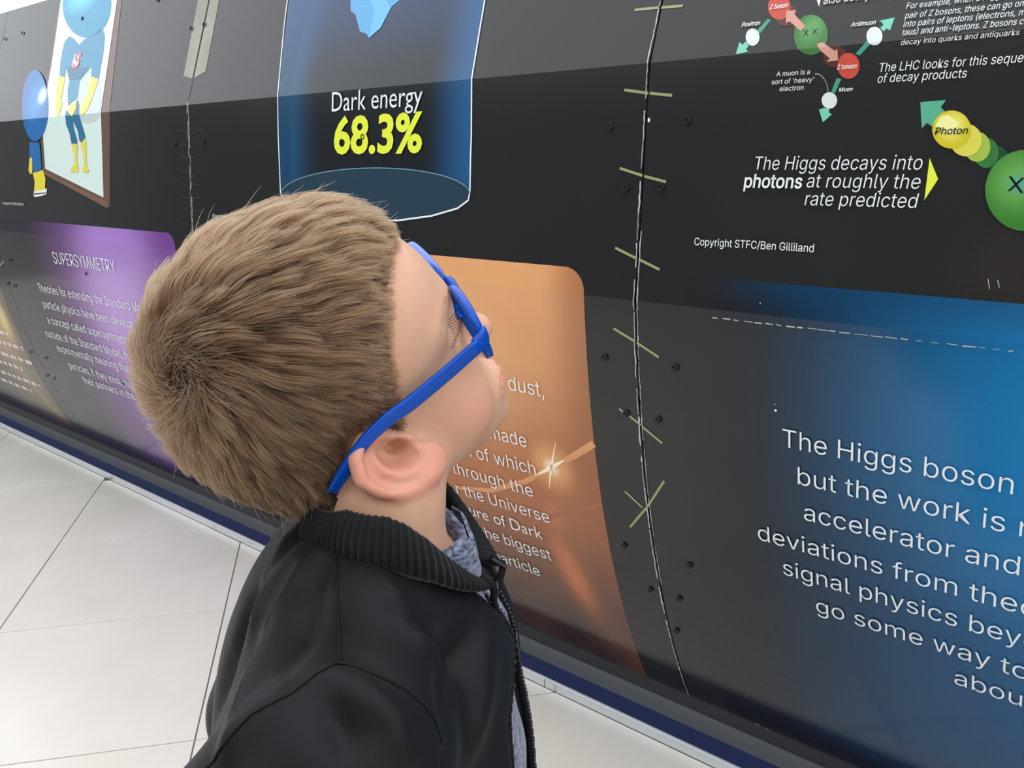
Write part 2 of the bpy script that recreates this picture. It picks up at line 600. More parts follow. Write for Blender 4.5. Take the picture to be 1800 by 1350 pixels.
SHAPES = [
    ('arrow_stem', 'teal', 1, 3, [(-0.6362, 1.3793),(-0.6298, 1.3773),(-0.6431, 1.3581),(-0.6501, 1.3624)]),
    ('arrow_head', 'mint', 1, 3, [(-0.6769, 1.329),(-0.6749, 1.3478),(-0.6684, 1.3431),(-0.6648, 1.348),(-0.6575, 1.3405),(-0.6612, 1.3361),(-0.6574, 1.3312)]),
    ('particle_ball', 'whiteball', 2, 3, [(-0.6428, 1.3521),(-0.6424, 1.3486),(-0.6429, 1.3455),(-0.6441, 1.3429),(-0.6461, 1.341),(-0.6486, 1.3399),(-0.6515, 1.3398),(-0.6546, 1.3405),(-0.6577, 1.3422),(-0.6606, 1.3446),(-0.663, 1.3476),(-0.6649, 1.351),(-0.666, 1.3545),(-0.6664, 1.358),(-0.6659, 1.3612),(-0.6646, 1.3638),(-0.6627, 1.3656),(-0.6601, 1.3667),(-0.6572, 1.3668),(-0.6541, 1.366),(-0.651, 1.3643),(-0.6481, 1.3619),(-0.6457, 1.359),(-0.6439, 1.3556)]),
    ('particle_trail', 'redtrail', 1, 3, [(-0.59, 1.3803),(-0.5897, 1.3757),(-0.5905, 1.3716),(-0.5926, 1.3682),(-0.5957, 1.3657),(-0.5996, 1.3644),(-0.6041, 1.3643),(-0.6089, 1.3654),(-0.6137, 1.3678),(-0.618, 1.3711),(-0.6217, 1.3752),(-0.6245, 1.3798),(-0.6261, 1.3846),(-0.6264, 1.3893),(-0.6255, 1.3935),(-0.6234, 1.3968),(-0.6202, 1.3993),(-0.6162, 1.4005),(-0.6116, 1.4005),(-0.6068, 1.3993),(-0.6021, 1.3969),(-0.5978, 1.3936),(-0.5942, 1.3896),(-0.5915, 1.385)]),
    ('particle_ball', 'red', 2, 3, [(-0.6028, 1.3933),(-0.6024, 1.3883),(-0.6032, 1.3838),(-0.6052, 1.3801),(-0.6083, 1.3774),(-0.6123, 1.3759),(-0.6168, 1.3758),(-0.6217, 1.377),(-0.6265, 1.3795),(-0.631, 1.3832),(-0.6348, 1.3876),(-0.6376, 1.3927),(-0.6393, 1.3979),(-0.6398, 1.4029),(-0.6389, 1.4075),(-0.6368, 1.4112),(-0.6337, 1.4138),(-0.6296, 1.4152),(-0.625, 1.4152),(-0.6201, 1.4139),(-0.6153, 1.4114),(-0.6109, 1.4078),(-0.6072, 1.4034),(-0.6044, 1.3984)]),
    ('particle_ball', 'greenball', 2, 3, [(-0.5372, 1.3447),(-0.5365, 1.3399),(-0.5366, 1.3354),(-0.5372, 1.3311),(-0.5386, 1.3274),(-0.5408, 1.3246),(-0.5435, 1.3223),(-0.5467, 1.3206),(-0.5502, 1.3193),(-0.5539, 1.3187),(-0.5579, 1.3187),(-0.5619, 1.3193),(-0.5659, 1.3206),(-0.5698, 1.3224),(-0.5735, 1.3247),(-0.5768, 1.3276),(-0.5802, 1.3314),(-0.5832, 1.3358),(-0.5857, 1.3405),(-0.5876, 1.3453),(-0.5889, 1.3502),(-0.5896, 1.3551),(-0.5896, 1.3597),(-0.5889, 1.364),(-0.5876, 1.3679),(-0.5856, 1.3713),(-0.5831, 1.374),(-0.5801, 1.3761),(-0.5766, 1.3775),(-0.5729, 1.3781),(-0.5689, 1.378),(-0.5647, 1.3772),(-0.5606, 1.3756),(-0.5565, 1.3733),(-0.5525, 1.3704),(-0.5489, 1.367),(-0.5455, 1.363),(-0.5427, 1.3587),(-0.5403, 1.3542),(-0.5384, 1.3494)]),
    ('arrow', 'pink', 3, 3, [(-0.6087, 1.3879),(-0.5929, 1.3875),(-0.5946, 1.3816),(-0.5741, 1.3616),(-0.5792, 1.3553),(-0.585, 1.359),(-0.5998, 1.3715),(-0.6047, 1.3685)]),
    ('particle_trail', 'redtrail', 1, 3, [(-0.5045, 1.3124),(-0.5047, 1.3085),(-0.5061, 1.305),(-0.5085, 1.3021),(-0.5119, 1.3),(-0.516, 1.2988),(-0.5205, 1.2986),(-0.5252, 1.2994),(-0.5297, 1.3012),(-0.5337, 1.3039),(-0.5369, 1.3073),(-0.5391, 1.3111),(-0.5401, 1.3151),(-0.5399, 1.319),(-0.5385, 1.3225),(-0.5359, 1.3254),(-0.5325, 1.3275),(-0.5284, 1.3288),(-0.5239, 1.3289),(-0.5191, 1.3279),(-0.5147, 1.326),(-0.5108, 1.3234),(-0.5077, 1.32),(-0.5056, 1.3163)]),
    ('particle_ball', 'red', 2, 3, [(-0.486, 1.2987),(-0.486, 1.2942),(-0.4871, 1.2901),(-0.4892, 1.2866),(-0.4921, 1.2841),(-0.4957, 1.2825),(-0.4996, 1.2822),(-0.5038, 1.283),(-0.5078, 1.285),(-0.5114, 1.2881),(-0.5143, 1.2919),(-0.5164, 1.2963),(-0.5174, 1.3009),(-0.5173, 1.3054),(-0.5162, 1.3095),(-0.5141, 1.313),(-0.5111, 1.3155),(-0.5075, 1.317),(-0.5035, 1.3172),(-0.4994, 1.3163),(-0.4954, 1.3143),(-0.4919, 1.3113),(-0.489, 1.3075),(-0.487, 1.3032)]),
    ('arrow', 'pink', 3, 3, [(-0.5508, 1.3332),(-0.5428, 1.3347),(-0.523, 1.3213),(-0.5199, 1.3241),(-0.5171, 1.3083),(-0.5331, 1.3073),(-0.5294, 1.3118),(-0.5452, 1.3243)]),
    ('arrow_stem', 'teal', 1, 3, [(-0.4936, 1.3152),(-0.4874, 1.3123),(-0.4746, 1.3259),(-0.4799, 1.3311)]),
    ('arrow_head', 'mint', 1, 3, [(-0.4678, 1.3582),(-0.4484, 1.3605),(-0.4512, 1.3426),(-0.4563, 1.3461),(-0.4596, 1.3421),(-0.4651, 1.3478),(-0.4616, 1.3524)]),
    ('particle_ball', 'whiteball', 2, 3, [(-0.4597, 1.3355),(-0.4594, 1.3321),(-0.4599, 1.329),(-0.4613, 1.3267),(-0.4633, 1.3252),(-0.4658, 1.3243),(-0.4686, 1.3242),(-0.4715, 1.3248),(-0.4743, 1.3261),(-0.4768, 1.328),(-0.4791, 1.331),(-0.4808, 1.3344),(-0.4819, 1.3379),(-0.4822, 1.3414),(-0.4817, 1.3445),(-0.4804, 1.3471),(-0.4785, 1.349),(-0.4761, 1.35),(-0.4733, 1.3502),(-0.4703, 1.3494),(-0.4674, 1.3477),(-0.4647, 1.3454),(-0.4624, 1.3424),(-0.4607, 1.339)]),
    ('arrow_stem', 'teal', 1, 3, [(-0.517, 1.2845),(-0.51, 1.2828),(-0.5169, 1.2643),(-0.5231, 1.2652)]),
    ('arrow_head', 'mint', 1, 3, [(-0.5383, 1.2424),(-0.532, 1.2445),(-0.5232, 1.2435),(-0.523, 1.2377),(-0.5186, 1.2352),(-0.5306, 1.2246)]),
    ('particle_ball', 'whiteball', 2, 3, [(-0.5128, 1.2539),(-0.5128, 1.251),(-0.5137, 1.2483),(-0.5152, 1.246),(-0.5173, 1.2443),(-0.5199, 1.2433),(-0.5228, 1.2431),(-0.5258, 1.2436),(-0.5287, 1.2448),(-0.5312, 1.2467),(-0.5333, 1.2492),(-0.5347, 1.252),(-0.5354, 1.2549),(-0.5354, 1.2579),(-0.5345, 1.2606),(-0.5329, 1.2628),(-0.5308, 1.2645),(-0.5281, 1.2655),(-0.5252, 1.2657),(-0.5223, 1.2652),(-0.5194, 1.2639),(-0.5169, 1.262),(-0.5149, 1.2596),(-0.5135, 1.2568)]),
    ('pointer', 'white', 1, 3, [(-0.57, 1.4094),(-0.5594, 1.4079),(-0.5593, 1.3886)]),
    ('cross_stroke', 'ink', 3, 3, [(-0.5759, 1.3565),(-0.5744, 1.3563),(-0.566, 1.3462),(-0.5674, 1.3464)]),
    ('cross_stroke', 'ink', 3, 3, [(-0.5693, 1.3558),(-0.5679, 1.3556),(-0.5726, 1.3474),(-0.5741, 1.3476)]),
    ('cross_stroke', 'ink', 3, 3, [(-0.5624, 1.3565),(-0.561, 1.3564),(-0.5529, 1.3474),(-0.5543, 1.3476)]),
    ('cross_stroke', 'ink', 3, 3, [(-0.5557, 1.3558),(-0.5543, 1.3556),(-0.5601, 1.3482),(-0.5615, 1.3484)]),
    ('dot', 'white', 2, 3, [(-0.5474, 1.2922),(-0.5474, 1.292),(-0.5475, 1.2918),(-0.5476, 1.2917),(-0.5477, 1.2916),(-0.5479, 1.2916),(-0.5481, 1.2916),(-0.5482, 1.2916),(-0.5484, 1.2917),(-0.5486, 1.2918),(-0.5487, 1.2919),(-0.5488, 1.2921),(-0.5488, 1.2922),(-0.5488, 1.2924),(-0.5488, 1.2926),(-0.5487, 1.2927),(-0.5485, 1.2928),(-0.5484, 1.2928),(-0.5482, 1.2928),(-0.548, 1.2928),(-0.5478, 1.2927),(-0.5477, 1.2926),(-0.5475, 1.2925),(-0.5475, 1.2923)]),
    ('dot', 'white', 2, 3, [(-0.5452, 1.2918),(-0.5452, 1.2917),(-0.5453, 1.2915),(-0.5454, 1.2914),(-0.5455, 1.2913),(-0.5456, 1.2912),(-0.5458, 1.2912),(-0.546, 1.2913),(-0.5462, 1.2913),(-0.5463, 1.2914),(-0.5465, 1.2916),(-0.5466, 1.2917),(-0.5466, 1.2919),(-0.5466, 1.2921),(-0.5465, 1.2922),(-0.5464, 1.2924),(-0.5463, 1.2924),(-0.5461, 1.2925),(-0.546, 1.2925),(-0.5458, 1.2925),(-0.5456, 1.2924),(-0.5454, 1.2923),(-0.5453, 1.2922),(-0.5452, 1.292)]),
    ('dot', 'white', 2, 3, [(-0.543, 1.2911),(-0.543, 1.291),(-0.543, 1.2908),(-0.5431, 1.2907),(-0.5433, 1.2906),(-0.5434, 1.2905),(-0.5436, 1.2905),(-0.5438, 1.2906),(-0.544, 1.2906),(-0.5441, 1.2908),(-0.5442, 1.2909),(-0.5443, 1.291),(-0.5444, 1.2912),(-0.5444, 1.2914),(-0.5443, 1.2915),(-0.5442, 1.2917),(-0.5441, 1.2918),(-0.5439, 1.2918),(-0.5437, 1.2918),(-0.5436, 1.2918),(-0.5434, 1.2917),(-0.5432, 1.2916),(-0.5431, 1.2915),(-0.543, 1.2913)]),
    ('dot', 'white', 2, 3, [(-0.5408, 1.2901),(-0.5408, 1.2899),(-0.5408, 1.2898),(-0.5409, 1.2896),(-0.5411, 1.2895),(-0.5412, 1.2895),(-0.5414, 1.2895),(-0.5416, 1.2895),(-0.5418, 1.2896),(-0.5419, 1.2897),(-0.542, 1.2898),(-0.5421, 1.29),(-0.5422, 1.2902),(-0.5422, 1.2903),(-0.5421, 1.2905),(-0.542, 1.2906),(-0.5419, 1.2907),(-0.5417, 1.2907),(-0.5415, 1.2908),(-0.5414, 1.2907),(-0.5412, 1.2906),(-0.541, 1.2905),(-0.5409, 1.2904),(-0.5408, 1.2902)]),
    ('dot', 'white', 2, 3, [(-0.5386, 1.2887),(-0.5386, 1.2885),(-0.5387, 1.2884),(-0.5388, 1.2882),(-0.5389, 1.2881),(-0.5391, 1.2881),(-0.5393, 1.2881),(-0.5395, 1.2881),(-0.5396, 1.2882),(-0.5398, 1.2883),(-0.5399, 1.2884),(-0.54, 1.2886),(-0.54, 1.2888),(-0.54, 1.2889),(-0.54, 1.2891),(-0.5399, 1.2892),(-0.5397, 1.2893),(-0.5396, 1.2893),(-0.5394, 1.2894),(-0.5392, 1.2893),(-0.539, 1.2893),(-0.5389, 1.2891),(-0.5388, 1.289),(-0.5387, 1.2888)]),
    ('dot', 'white', 2, 3, [(-0.5366, 1.287),(-0.5366, 1.2868),(-0.5367, 1.2866),(-0.5368, 1.2865),(-0.5369, 1.2864),(-0.5371, 1.2864),(-0.5372, 1.2864),(-0.5374, 1.2864),(-0.5376, 1.2865),(-0.5377, 1.2866),(-0.5379, 1.2867),(-0.538, 1.2869),(-0.538, 1.287),(-0.538, 1.2872),(-0.5379, 1.2874),(-0.5378, 1.2875),(-0.5377, 1.2876),(-0.5375, 1.2876),(-0.5374, 1.2876),(-0.5372, 1.2876),(-0.537, 1.2875),(-0.5369, 1.2874),(-0.5367, 1.2873),(-0.5366, 1.2871)]),
    ('dot', 'white', 2, 3, [(-0.5347, 1.2849),(-0.5347, 1.2848),(-0.5347, 1.2846),(-0.5348, 1.2845),(-0.535, 1.2844),(-0.5351, 1.2844),(-0.5353, 1.2843),(-0.5355, 1.2844),(-0.5357, 1.2845),(-0.5358, 1.2846),(-0.5359, 1.2847),(-0.536, 1.2849),(-0.5361, 1.285),(-0.5361, 1.2852),(-0.536, 1.2853),(-0.5359, 1.2855),(-0.5358, 1.2856),(-0.5356, 1.2856),(-0.5354, 1.2856),(-0.5353, 1.2856),(-0.5351, 1.2855),(-0.5349, 1.2854),(-0.5348, 1.2853),(-0.5347, 1.2851)]),
    ('dot', 'white', 2, 3, [(-0.5329, 1.2827),(-0.5329, 1.2825),(-0.533, 1.2823),(-0.5331, 1.2822),(-0.5332, 1.2821),(-0.5334, 1.2821),(-0.5335, 1.2821),(-0.5337, 1.2821),(-0.5339, 1.2822),(-0.534, 1.2823),(-0.5342, 1.2824),(-0.5343, 1.2826),(-0.5343, 1.2827),(-0.5343, 1.2829),(-0.5342, 1.2831),(-0.5341, 1.2832),(-0.534, 1.2833),(-0.5338, 1.2833),(-0.5337, 1.2833),(-0.5335, 1.2833),(-0.5333, 1.2832),(-0.5332, 1.2831),(-0.533, 1.283),(-0.5329, 1.2828)]),
    ('dot', 'white', 2, 3, [(-0.5313, 1.2801),(-0.5313, 1.28),(-0.5314, 1.2798),(-0.5315, 1.2797),(-0.5316, 1.2796),(-0.5318, 1.2796),(-0.5319, 1.2796),(-0.5321, 1.2796),(-0.5323, 1.2797),(-0.5324, 1.2798),(-0.5326, 1.2799),(-0.5327, 1.2801),(-0.5327, 1.2802),(-0.5327, 1.2804),(-0.5326, 1.2805),(-0.5325, 1.2807),(-0.5324, 1.2808),(-0.5322, 1.2808),(-0.5321, 1.2808),(-0.5319, 1.2808),(-0.5317, 1.2807),(-0.5316, 1.2806),(-0.5314, 1.2805),(-0.5313, 1.2803)]),
    ('dot', 'white', 2, 3, [(-0.5299, 1.2774),(-0.5299, 1.2773),(-0.53, 1.2771),(-0.5301, 1.277),(-0.5302, 1.2769),(-0.5303, 1.2768),(-0.5305, 1.2768),(-0.5307, 1.2769),(-0.5309, 1.2769),(-0.531, 1.2771),(-0.5312, 1.2772),(-0.5312, 1.2774),(-0.5313, 1.2775),(-0.5313, 1.2777),(-0.5312, 1.2778),(-0.5311, 1.278),(-0.531, 1.2781),(-0.5308, 1.2781),(-0.5307, 1.2781),(-0.5305, 1.2781),(-0.5303, 1.278),(-0.5301, 1.2779),(-0.53, 1.2778),(-0.5299, 1.2776)]),
    ('dot', 'white', 2, 3, [(-0.5287, 1.2746),(-0.5287, 1.2744),(-0.5288, 1.2743),(-0.5289, 1.2741),(-0.529, 1.274),(-0.5292, 1.274),(-0.5293, 1.274),(-0.5295, 1.274),(-0.5297, 1.2741),(-0.5298, 1.2742),(-0.53, 1.2743),(-0.5301, 1.2745),(-0.5301, 1.2746),(-0.5301, 1.2748),(-0.53, 1.275),(-0.5299, 1.2751),(-0.5298, 1.2752),(-0.5296, 1.2752),(-0.5295, 1.2752),(-0.5293, 1.2752),(-0.5291, 1.2751),(-0.529, 1.275),(-0.5288, 1.2749),(-0.5287, 1.2747)]),
    ('dot', 'white', 2, 3, [(-0.5277, 1.2716),(-0.5278, 1.2714),(-0.5278, 1.2713),(-0.5279, 1.2711),(-0.528, 1.271),(-0.5282, 1.271),(-0.5284, 1.271),(-0.5286, 1.271),(-0.5287, 1.2711),(-0.5289, 1.2712),(-0.529, 1.2713),(-0.5291, 1.2715),(-0.5291, 1.2717),(-0.5291, 1.2718),(-0.5291, 1.272),(-0.529, 1.2721),(-0.5288, 1.2722),(-0.5287, 1.2722),(-0.5285, 1.2723),(-0.5283, 1.2722),(-0.5282, 1.2721),(-0.528, 1.272),(-0.5279, 1.2719),(-0.5278, 1.2717)]),
    ('dot', 'white', 2, 3, [(-0.527, 1.2685),(-0.527, 1.2683),(-0.5271, 1.2682),(-0.5272, 1.2681),(-0.5273, 1.268),(-0.5275, 1.2679),(-0.5277, 1.2679),(-0.5278, 1.2679),(-0.528, 1.268),(-0.5282, 1.2681),(-0.5283, 1.2683),(-0.5284, 1.2684),(-0.5284, 1.2686),(-0.5284, 1.2687),(-0.5284, 1.2689),(-0.5283, 1.269),(-0.5281, 1.2691),(-0.528, 1.2692),(-0.5278, 1.2692),(-0.5276, 1.2692),(-0.5274, 1.2691),(-0.5273, 1.269),(-0.5272, 1.2688),(-0.5271, 1.2687)]),
    ('dot', 'white', 2, 3, [(-0.5266, 1.2654),(-0.5266, 1.2652),(-0.5266, 1.2651),(-0.5267, 1.265),(-0.5269, 1.2649),(-0.527, 1.2648),(-0.5272, 1.2648),(-0.5274, 1.2648),(-0.5276, 1.2649),(-0.5277, 1.265),(-0.5278, 1.2652),(-0.5279, 1.2653),(-0.528, 1.2655),(-0.528, 1.2656),(-0.5279, 1.2658),(-0.5278, 1.2659),(-0.5277, 1.266),(-0.5275, 1.2661),(-0.5273, 1.2661),(-0.5272, 1.2661),(-0.527, 1.266),(-0.5268, 1.2659),(-0.5267, 1.2657),(-0.5266, 1.2656)]),
    ('arrow_head', 'teal2', 1, 3, [(-0.3996, 1.2463),(-0.3675, 1.2474),(-0.3729, 1.2384),(-0.362, 1.2282),(-0.379, 1.2128),(-0.3878, 1.219),(-0.3937, 1.2124)]),
    ('particle_ball', 'dkgreen', 1, 3, [(-0.2841, 1.172),(-0.284, 1.1678),(-0.2848, 1.1639),(-0.2865, 1.1606),(-0.289, 1.158),(-0.292, 1.1564),(-0.2954, 1.1558),(-0.299, 1.1564),(-0.3025, 1.158),(-0.3056, 1.1606),(-0.3082, 1.164),(-0.3101, 1.1679),(-0.3111, 1.1722),(-0.3111, 1.1764),(-0.3103, 1.1803),(-0.3085, 1.1837),(-0.306, 1.1862),(-0.303, 1.1878),(-0.2996, 1.1883),(-0.296, 1.1877),(-0.2926, 1.186),(-0.2895, 1.1834),(-0.2869, 1.1801),(-0.2851, 1.1762)]),
    ('particle_ball', 'dkgreen2', 2, 3, [(-0.2959, 1.1791),(-0.2957, 1.1762),(-0.2959, 1.1733),(-0.2965, 1.1706),(-0.2973, 1.1681),(-0.2985, 1.1658),(-0.3001, 1.1639),(-0.3018, 1.1623),(-0.3039, 1.1612),(-0.306, 1.1605),(-0.3083, 1.1603),(-0.3107, 1.1605),(-0.3131, 1.1612),(-0.3154, 1.1624),(-0.3176, 1.1639),(-0.3197, 1.1659),(-0.3215, 1.1682),(-0.323, 1.1708),(-0.3243, 1.1735),(-0.3252, 1.1765),(-0.3258, 1.1795),(-0.326, 1.1824),(-0.3258, 1.1853),(-0.3252, 1.1881),(-0.3243, 1.1906),(-0.323, 1.1928),(-0.3215, 1.1947),(-0.3197, 1.1963),(-0.3176, 1.1973),(-0.3154, 1.198),(-0.3131, 1.1982),(-0.3108, 1.1979),(-0.3084, 1.1971),(-0.3061, 1.196),(-0.304, 1.1944),(-0.3019, 1.1925),(-0.3002, 1.1902),(-0.2986, 1.1877),(-0.2974, 1.1849),(-0.2965, 1.1821)]),
    ('particle_ball', 'ygreen', 3, 3, [(-0.3065, 1.1868),(-0.3063, 1.1839),(-0.3065, 1.181),(-0.3071, 1.1783),(-0.3081, 1.1758),(-0.3094, 1.1735),(-0.311, 1.1716),(-0.3129, 1.17),(-0.315, 1.1689),(-0.3174, 1.1682),(-0.3198, 1.168),(-0.3223, 1.1683),(-0.3248, 1.169),(-0.3273, 1.1701),(-0.3296, 1.1717),(-0.3318, 1.1737),(-0.3337, 1.176),(-0.3353, 1.1786),(-0.3367, 1.1814),(-0.3376, 1.1843),(-0.3382, 1.1873),(-0.3383, 1.1903),(-0.3381, 1.1932),(-0.3375, 1.196),(-0.3365, 1.1985),(-0.3351, 1.2007),(-0.3335, 1.2026),(-0.3315, 1.2041),(-0.3294, 1.2052),(-0.327, 1.2058),(-0.3246, 1.206),(-0.3221, 1.2057),(-0.3196, 1.205),(-0.3172, 1.2038),(-0.3149, 1.2022),(-0.3128, 1.2002),(-0.3109, 1.1979),(-0.3093, 1.1954),(-0.308, 1.1927),(-0.3071, 1.1898)]),
    ('particle_ball', 'yellow2', 4, 3, [(-0.3175, 1.1954),(-0.3173, 1.1922),(-0.3176, 1.1891),(-0.3184, 1.1861),(-0.3196, 1.1834),(-0.3212, 1.1809),(-0.3233, 1.1789),(-0.3256, 1.1772),(-0.3283, 1.176),(-0.3311, 1.1752),(-0.3341, 1.175),(-0.3372, 1.1753),(-0.3402, 1.1761),(-0.3432, 1.1774),(-0.3461, 1.1791),(-0.3487, 1.1813),(-0.351, 1.1838),(-0.353, 1.1866),(-0.3545, 1.1897),(-0.3556, 1.1929),(-0.3563, 1.1962),(-0.3564, 1.1994),(-0.3561, 1.2026),(-0.3553, 1.2056),(-0.354, 1.2083),(-0.3523, 1.2107),(-0.3502, 1.2128),(-0.3478, 1.2144),(-0.3451, 1.2156),(-0.3422, 1.2162),(-0.3392, 1.2164),(-0.3362, 1.216),(-0.3331, 1.2152),(-0.3302, 1.2139),(-0.3274, 1.2121),(-0.3249, 1.21),(-0.3226, 1.2075),(-0.3207, 1.2047),(-0.3192, 1.2017),(-0.3181, 1.1986)]),
    ('particle_ball', 'yellowball', 5, 3, [(-0.332, 1.2088),(-0.3318, 1.2051),(-0.3322, 1.2014),(-0.3332, 1.198),(-0.3347, 1.1948),(-0.3367, 1.192),(-0.3392, 1.1896),(-0.3421, 1.1876),(-0.3454, 1.1862),(-0.3489, 1.1854),(-0.3526, 1.1851),(-0.3564, 1.1855),(-0.3601, 1.1864),(-0.3638, 1.188),(-0.3673, 1.19),(-0.3705, 1.1926),(-0.3734, 1.1956),(-0.3758, 1.1989),(-0.3777, 1.2025),(-0.379, 1.2063),(-0.3798, 1.2101),(-0.3799, 1.214),(-0.3795, 1.2177),(-0.3784, 1.2212),(-0.3768, 1.2244),(-0.3747, 1.2272),(-0.3721, 1.2296),(-0.3691, 1.2314),(-0.3658, 1.2327),(-0.3622, 1.2335),(-0.3585, 1.2336),(-0.3548, 1.2332),(-0.351, 1.2322),(-0.3474, 1.2306),(-0.344, 1.2285),(-0.3409, 1.226),(-0.3382, 1.223),(-0.3359, 1.2198),(-0.334, 1.2163),(-0.3327, 1.2126)]),
    ('arrow_glow', 'paleyellow', 6, 3, [(-0.3714, 1.2264),(-0.362, 1.2282),(-0.3483, 1.2177),(-0.3493, 1.2045),(-0.3623, 1.2048),(-0.3766, 1.2146)]),
    ('particle_ball', 'greenbig', 6, 3, [(-0.2142, 1.1332),(-0.2137, 1.1255),(-0.2143, 1.118),(-0.2159, 1.1108),(-0.2186, 1.104),(-0.2223, 1.098),(-0.2269, 1.0927),(-0.2323, 1.0883),(-0.2384, 1.085),(-0.245, 1.0829),(-0.2521, 1.0819),(-0.2593, 1.0822),(-0.2666, 1.0838),(-0.2738, 1.0866),(-0.2806, 1.0906),(-0.2869, 1.0957),(-0.2925, 1.1017),(-0.2973, 1.1085),(-0.3011, 1.1159),(-0.3039, 1.1238),(-0.3055, 1.1318),(-0.3059, 1.1399),(-0.3051, 1.1477),(-0.3032, 1.1552),(-0.3002, 1.162),(-0.2961, 1.168),(-0.2911, 1.1731),(-0.2854, 1.1772),(-0.2791, 1.1801),(-0.2723, 1.1818),(-0.2652, 1.1824),(-0.258, 1.1817),(-0.2509, 1.1798),(-0.244, 1.1768),(-0.2376, 1.1727),(-0.2316, 1.1677),(-0.2264, 1.1619),(-0.2219, 1.1553),(-0.2184, 1.1483),(-0.2158, 1.1408)]),
    ('cross_stroke', 'ink', 7, 3, [(-0.2802, 1.1496),(-0.2769, 1.1496),(-0.2608, 1.1291),(-0.2641, 1.1291)]),
    ('cross_stroke', 'ink', 7, 3, [(-0.2652, 1.1481),(-0.2619, 1.1481),(-0.276, 1.1315),(-0.2794, 1.1314)]),
    ('cross_stroke', 'ink', 7, 3, [(-0.2534, 1.1518),(-0.2501, 1.1518),(-0.2355, 1.1321),(-0.2387, 1.1321)]),
    ('cross_stroke', 'ink', 7, 3, [(-0.2403, 1.1508),(-0.237, 1.1508),(-0.2488, 1.1345),(-0.2521, 1.1345)]),
    ('pointer', 'yellow', 1, 3, [(-0.3791, 1.1735),(-0.3651, 1.1458),(-0.3793, 1.1179)]),
    ('printed_bag', 'bag', 1, 2, [(-1.9095, 1.7488),(-1.9113, 1.6327),(-1.8919, 1.5203),(-1.8764, 1.3888),(-1.8621, 1.3214),(-1.8629, 1.238),(-1.8582, 1.1026),(-1.8446, 1.0893),(-1.8105, 1.0766),(-1.7114, 1.0595),(-1.5876, 1.0508),(-1.4545, 1.053),(-1.3326, 1.0667),(-1.2598, 1.0837),(-1.2276, 1.1023),(-1.2251, 1.121),(-1.2268, 1.223),(-1.2285, 1.3269),(-1.2326, 1.4234),(-1.242, 1.5395),(-1.2388, 1.6591)]),
    ('bag_outline', 'white', 3, 2, [(-1.9099, 1.7487),(-1.9119, 1.6331),(-1.8921, 1.4925),(-1.8603, 1.3254),(-1.8611, 1.238),(-1.8563, 1.1055),(-1.8482, 1.0934),(-1.8214, 1.0807),(-1.7545, 1.0665),(-1.6483, 1.0542),(-1.5292, 1.0521),(-1.4366, 1.0554),(-1.3329, 1.0684),(-1.2604, 1.0854),(-1.2318, 1.1012),(-1.2282, 1.118),(-1.2248, 1.1173),(-1.2293, 1.0988),(-1.2593, 1.082),(-1.3324, 1.065),(-1.4363, 1.0519),(-1.5291, 1.0486),(-1.6485, 1.0507),(-1.7551, 1.0631),(-1.8223, 1.0774),(-1.8502, 1.0905),(-1.8598, 1.1052),(-1.8646, 1.2379),(-1.8637, 1.325),(-1.8956, 1.4919),(-1.9154, 1.6329),(-1.9134, 1.7488)]),
    ('bag_outline', 'white', 3, 2, [(-1.2283, 1.1176),(-1.2287, 1.1805),(-1.2278, 1.223),(-1.2303, 1.3268),(-1.236, 1.4293),(-1.2407, 1.5391),(-1.2375, 1.6586),(-1.234, 1.6585),(-1.2372, 1.5391),(-1.2325, 1.4295),(-1.2268, 1.3269),(-1.2243, 1.223),(-1.2252, 1.1805),(-1.2248, 1.1177)]),
    ('bag_base', 'bagbase', 2, 2, [(-1.2263, 1.1122),(-1.2292, 1.1042),(-1.2384, 1.0963),(-1.2538, 1.0885),(-1.2752, 1.081),(-1.3024, 1.074),(-1.3351, 1.0675),(-1.3726, 1.0619),(-1.4146, 1.0572),(-1.4601, 1.0535),(-1.5083, 1.0511),(-1.5581, 1.05),(-1.6082, 1.0503),(-1.6574, 1.0522),(-1.7041, 1.0555),(-1.7469, 1.0604),(-1.7843, 1.0666),(-1.8149, 1.074),(-1.8376, 1.0824),(-1.8514, 1.0916),(-1.8559, 1.1013),(-1.8508, 1.1111),(-1.8364, 1.1207),(-1.8134, 1.1298),(-1.7825, 1.1381),(-1.7451, 1.1455),(-1.7025, 1.1516),(-1.6562, 1.1564),(-1.6074, 1.1599),(-1.5578, 1.1619),(-1.5086, 1.1625),(-1.4609, 1.1618),(-1.4158, 1.1598),(-1.3742, 1.1567),(-1.3368, 1.1525),(-1.3042, 1.1473),(-1.2768, 1.1414),(-1.2551, 1.1347),(-1.2394, 1.1276),(-1.2297, 1.12)]),
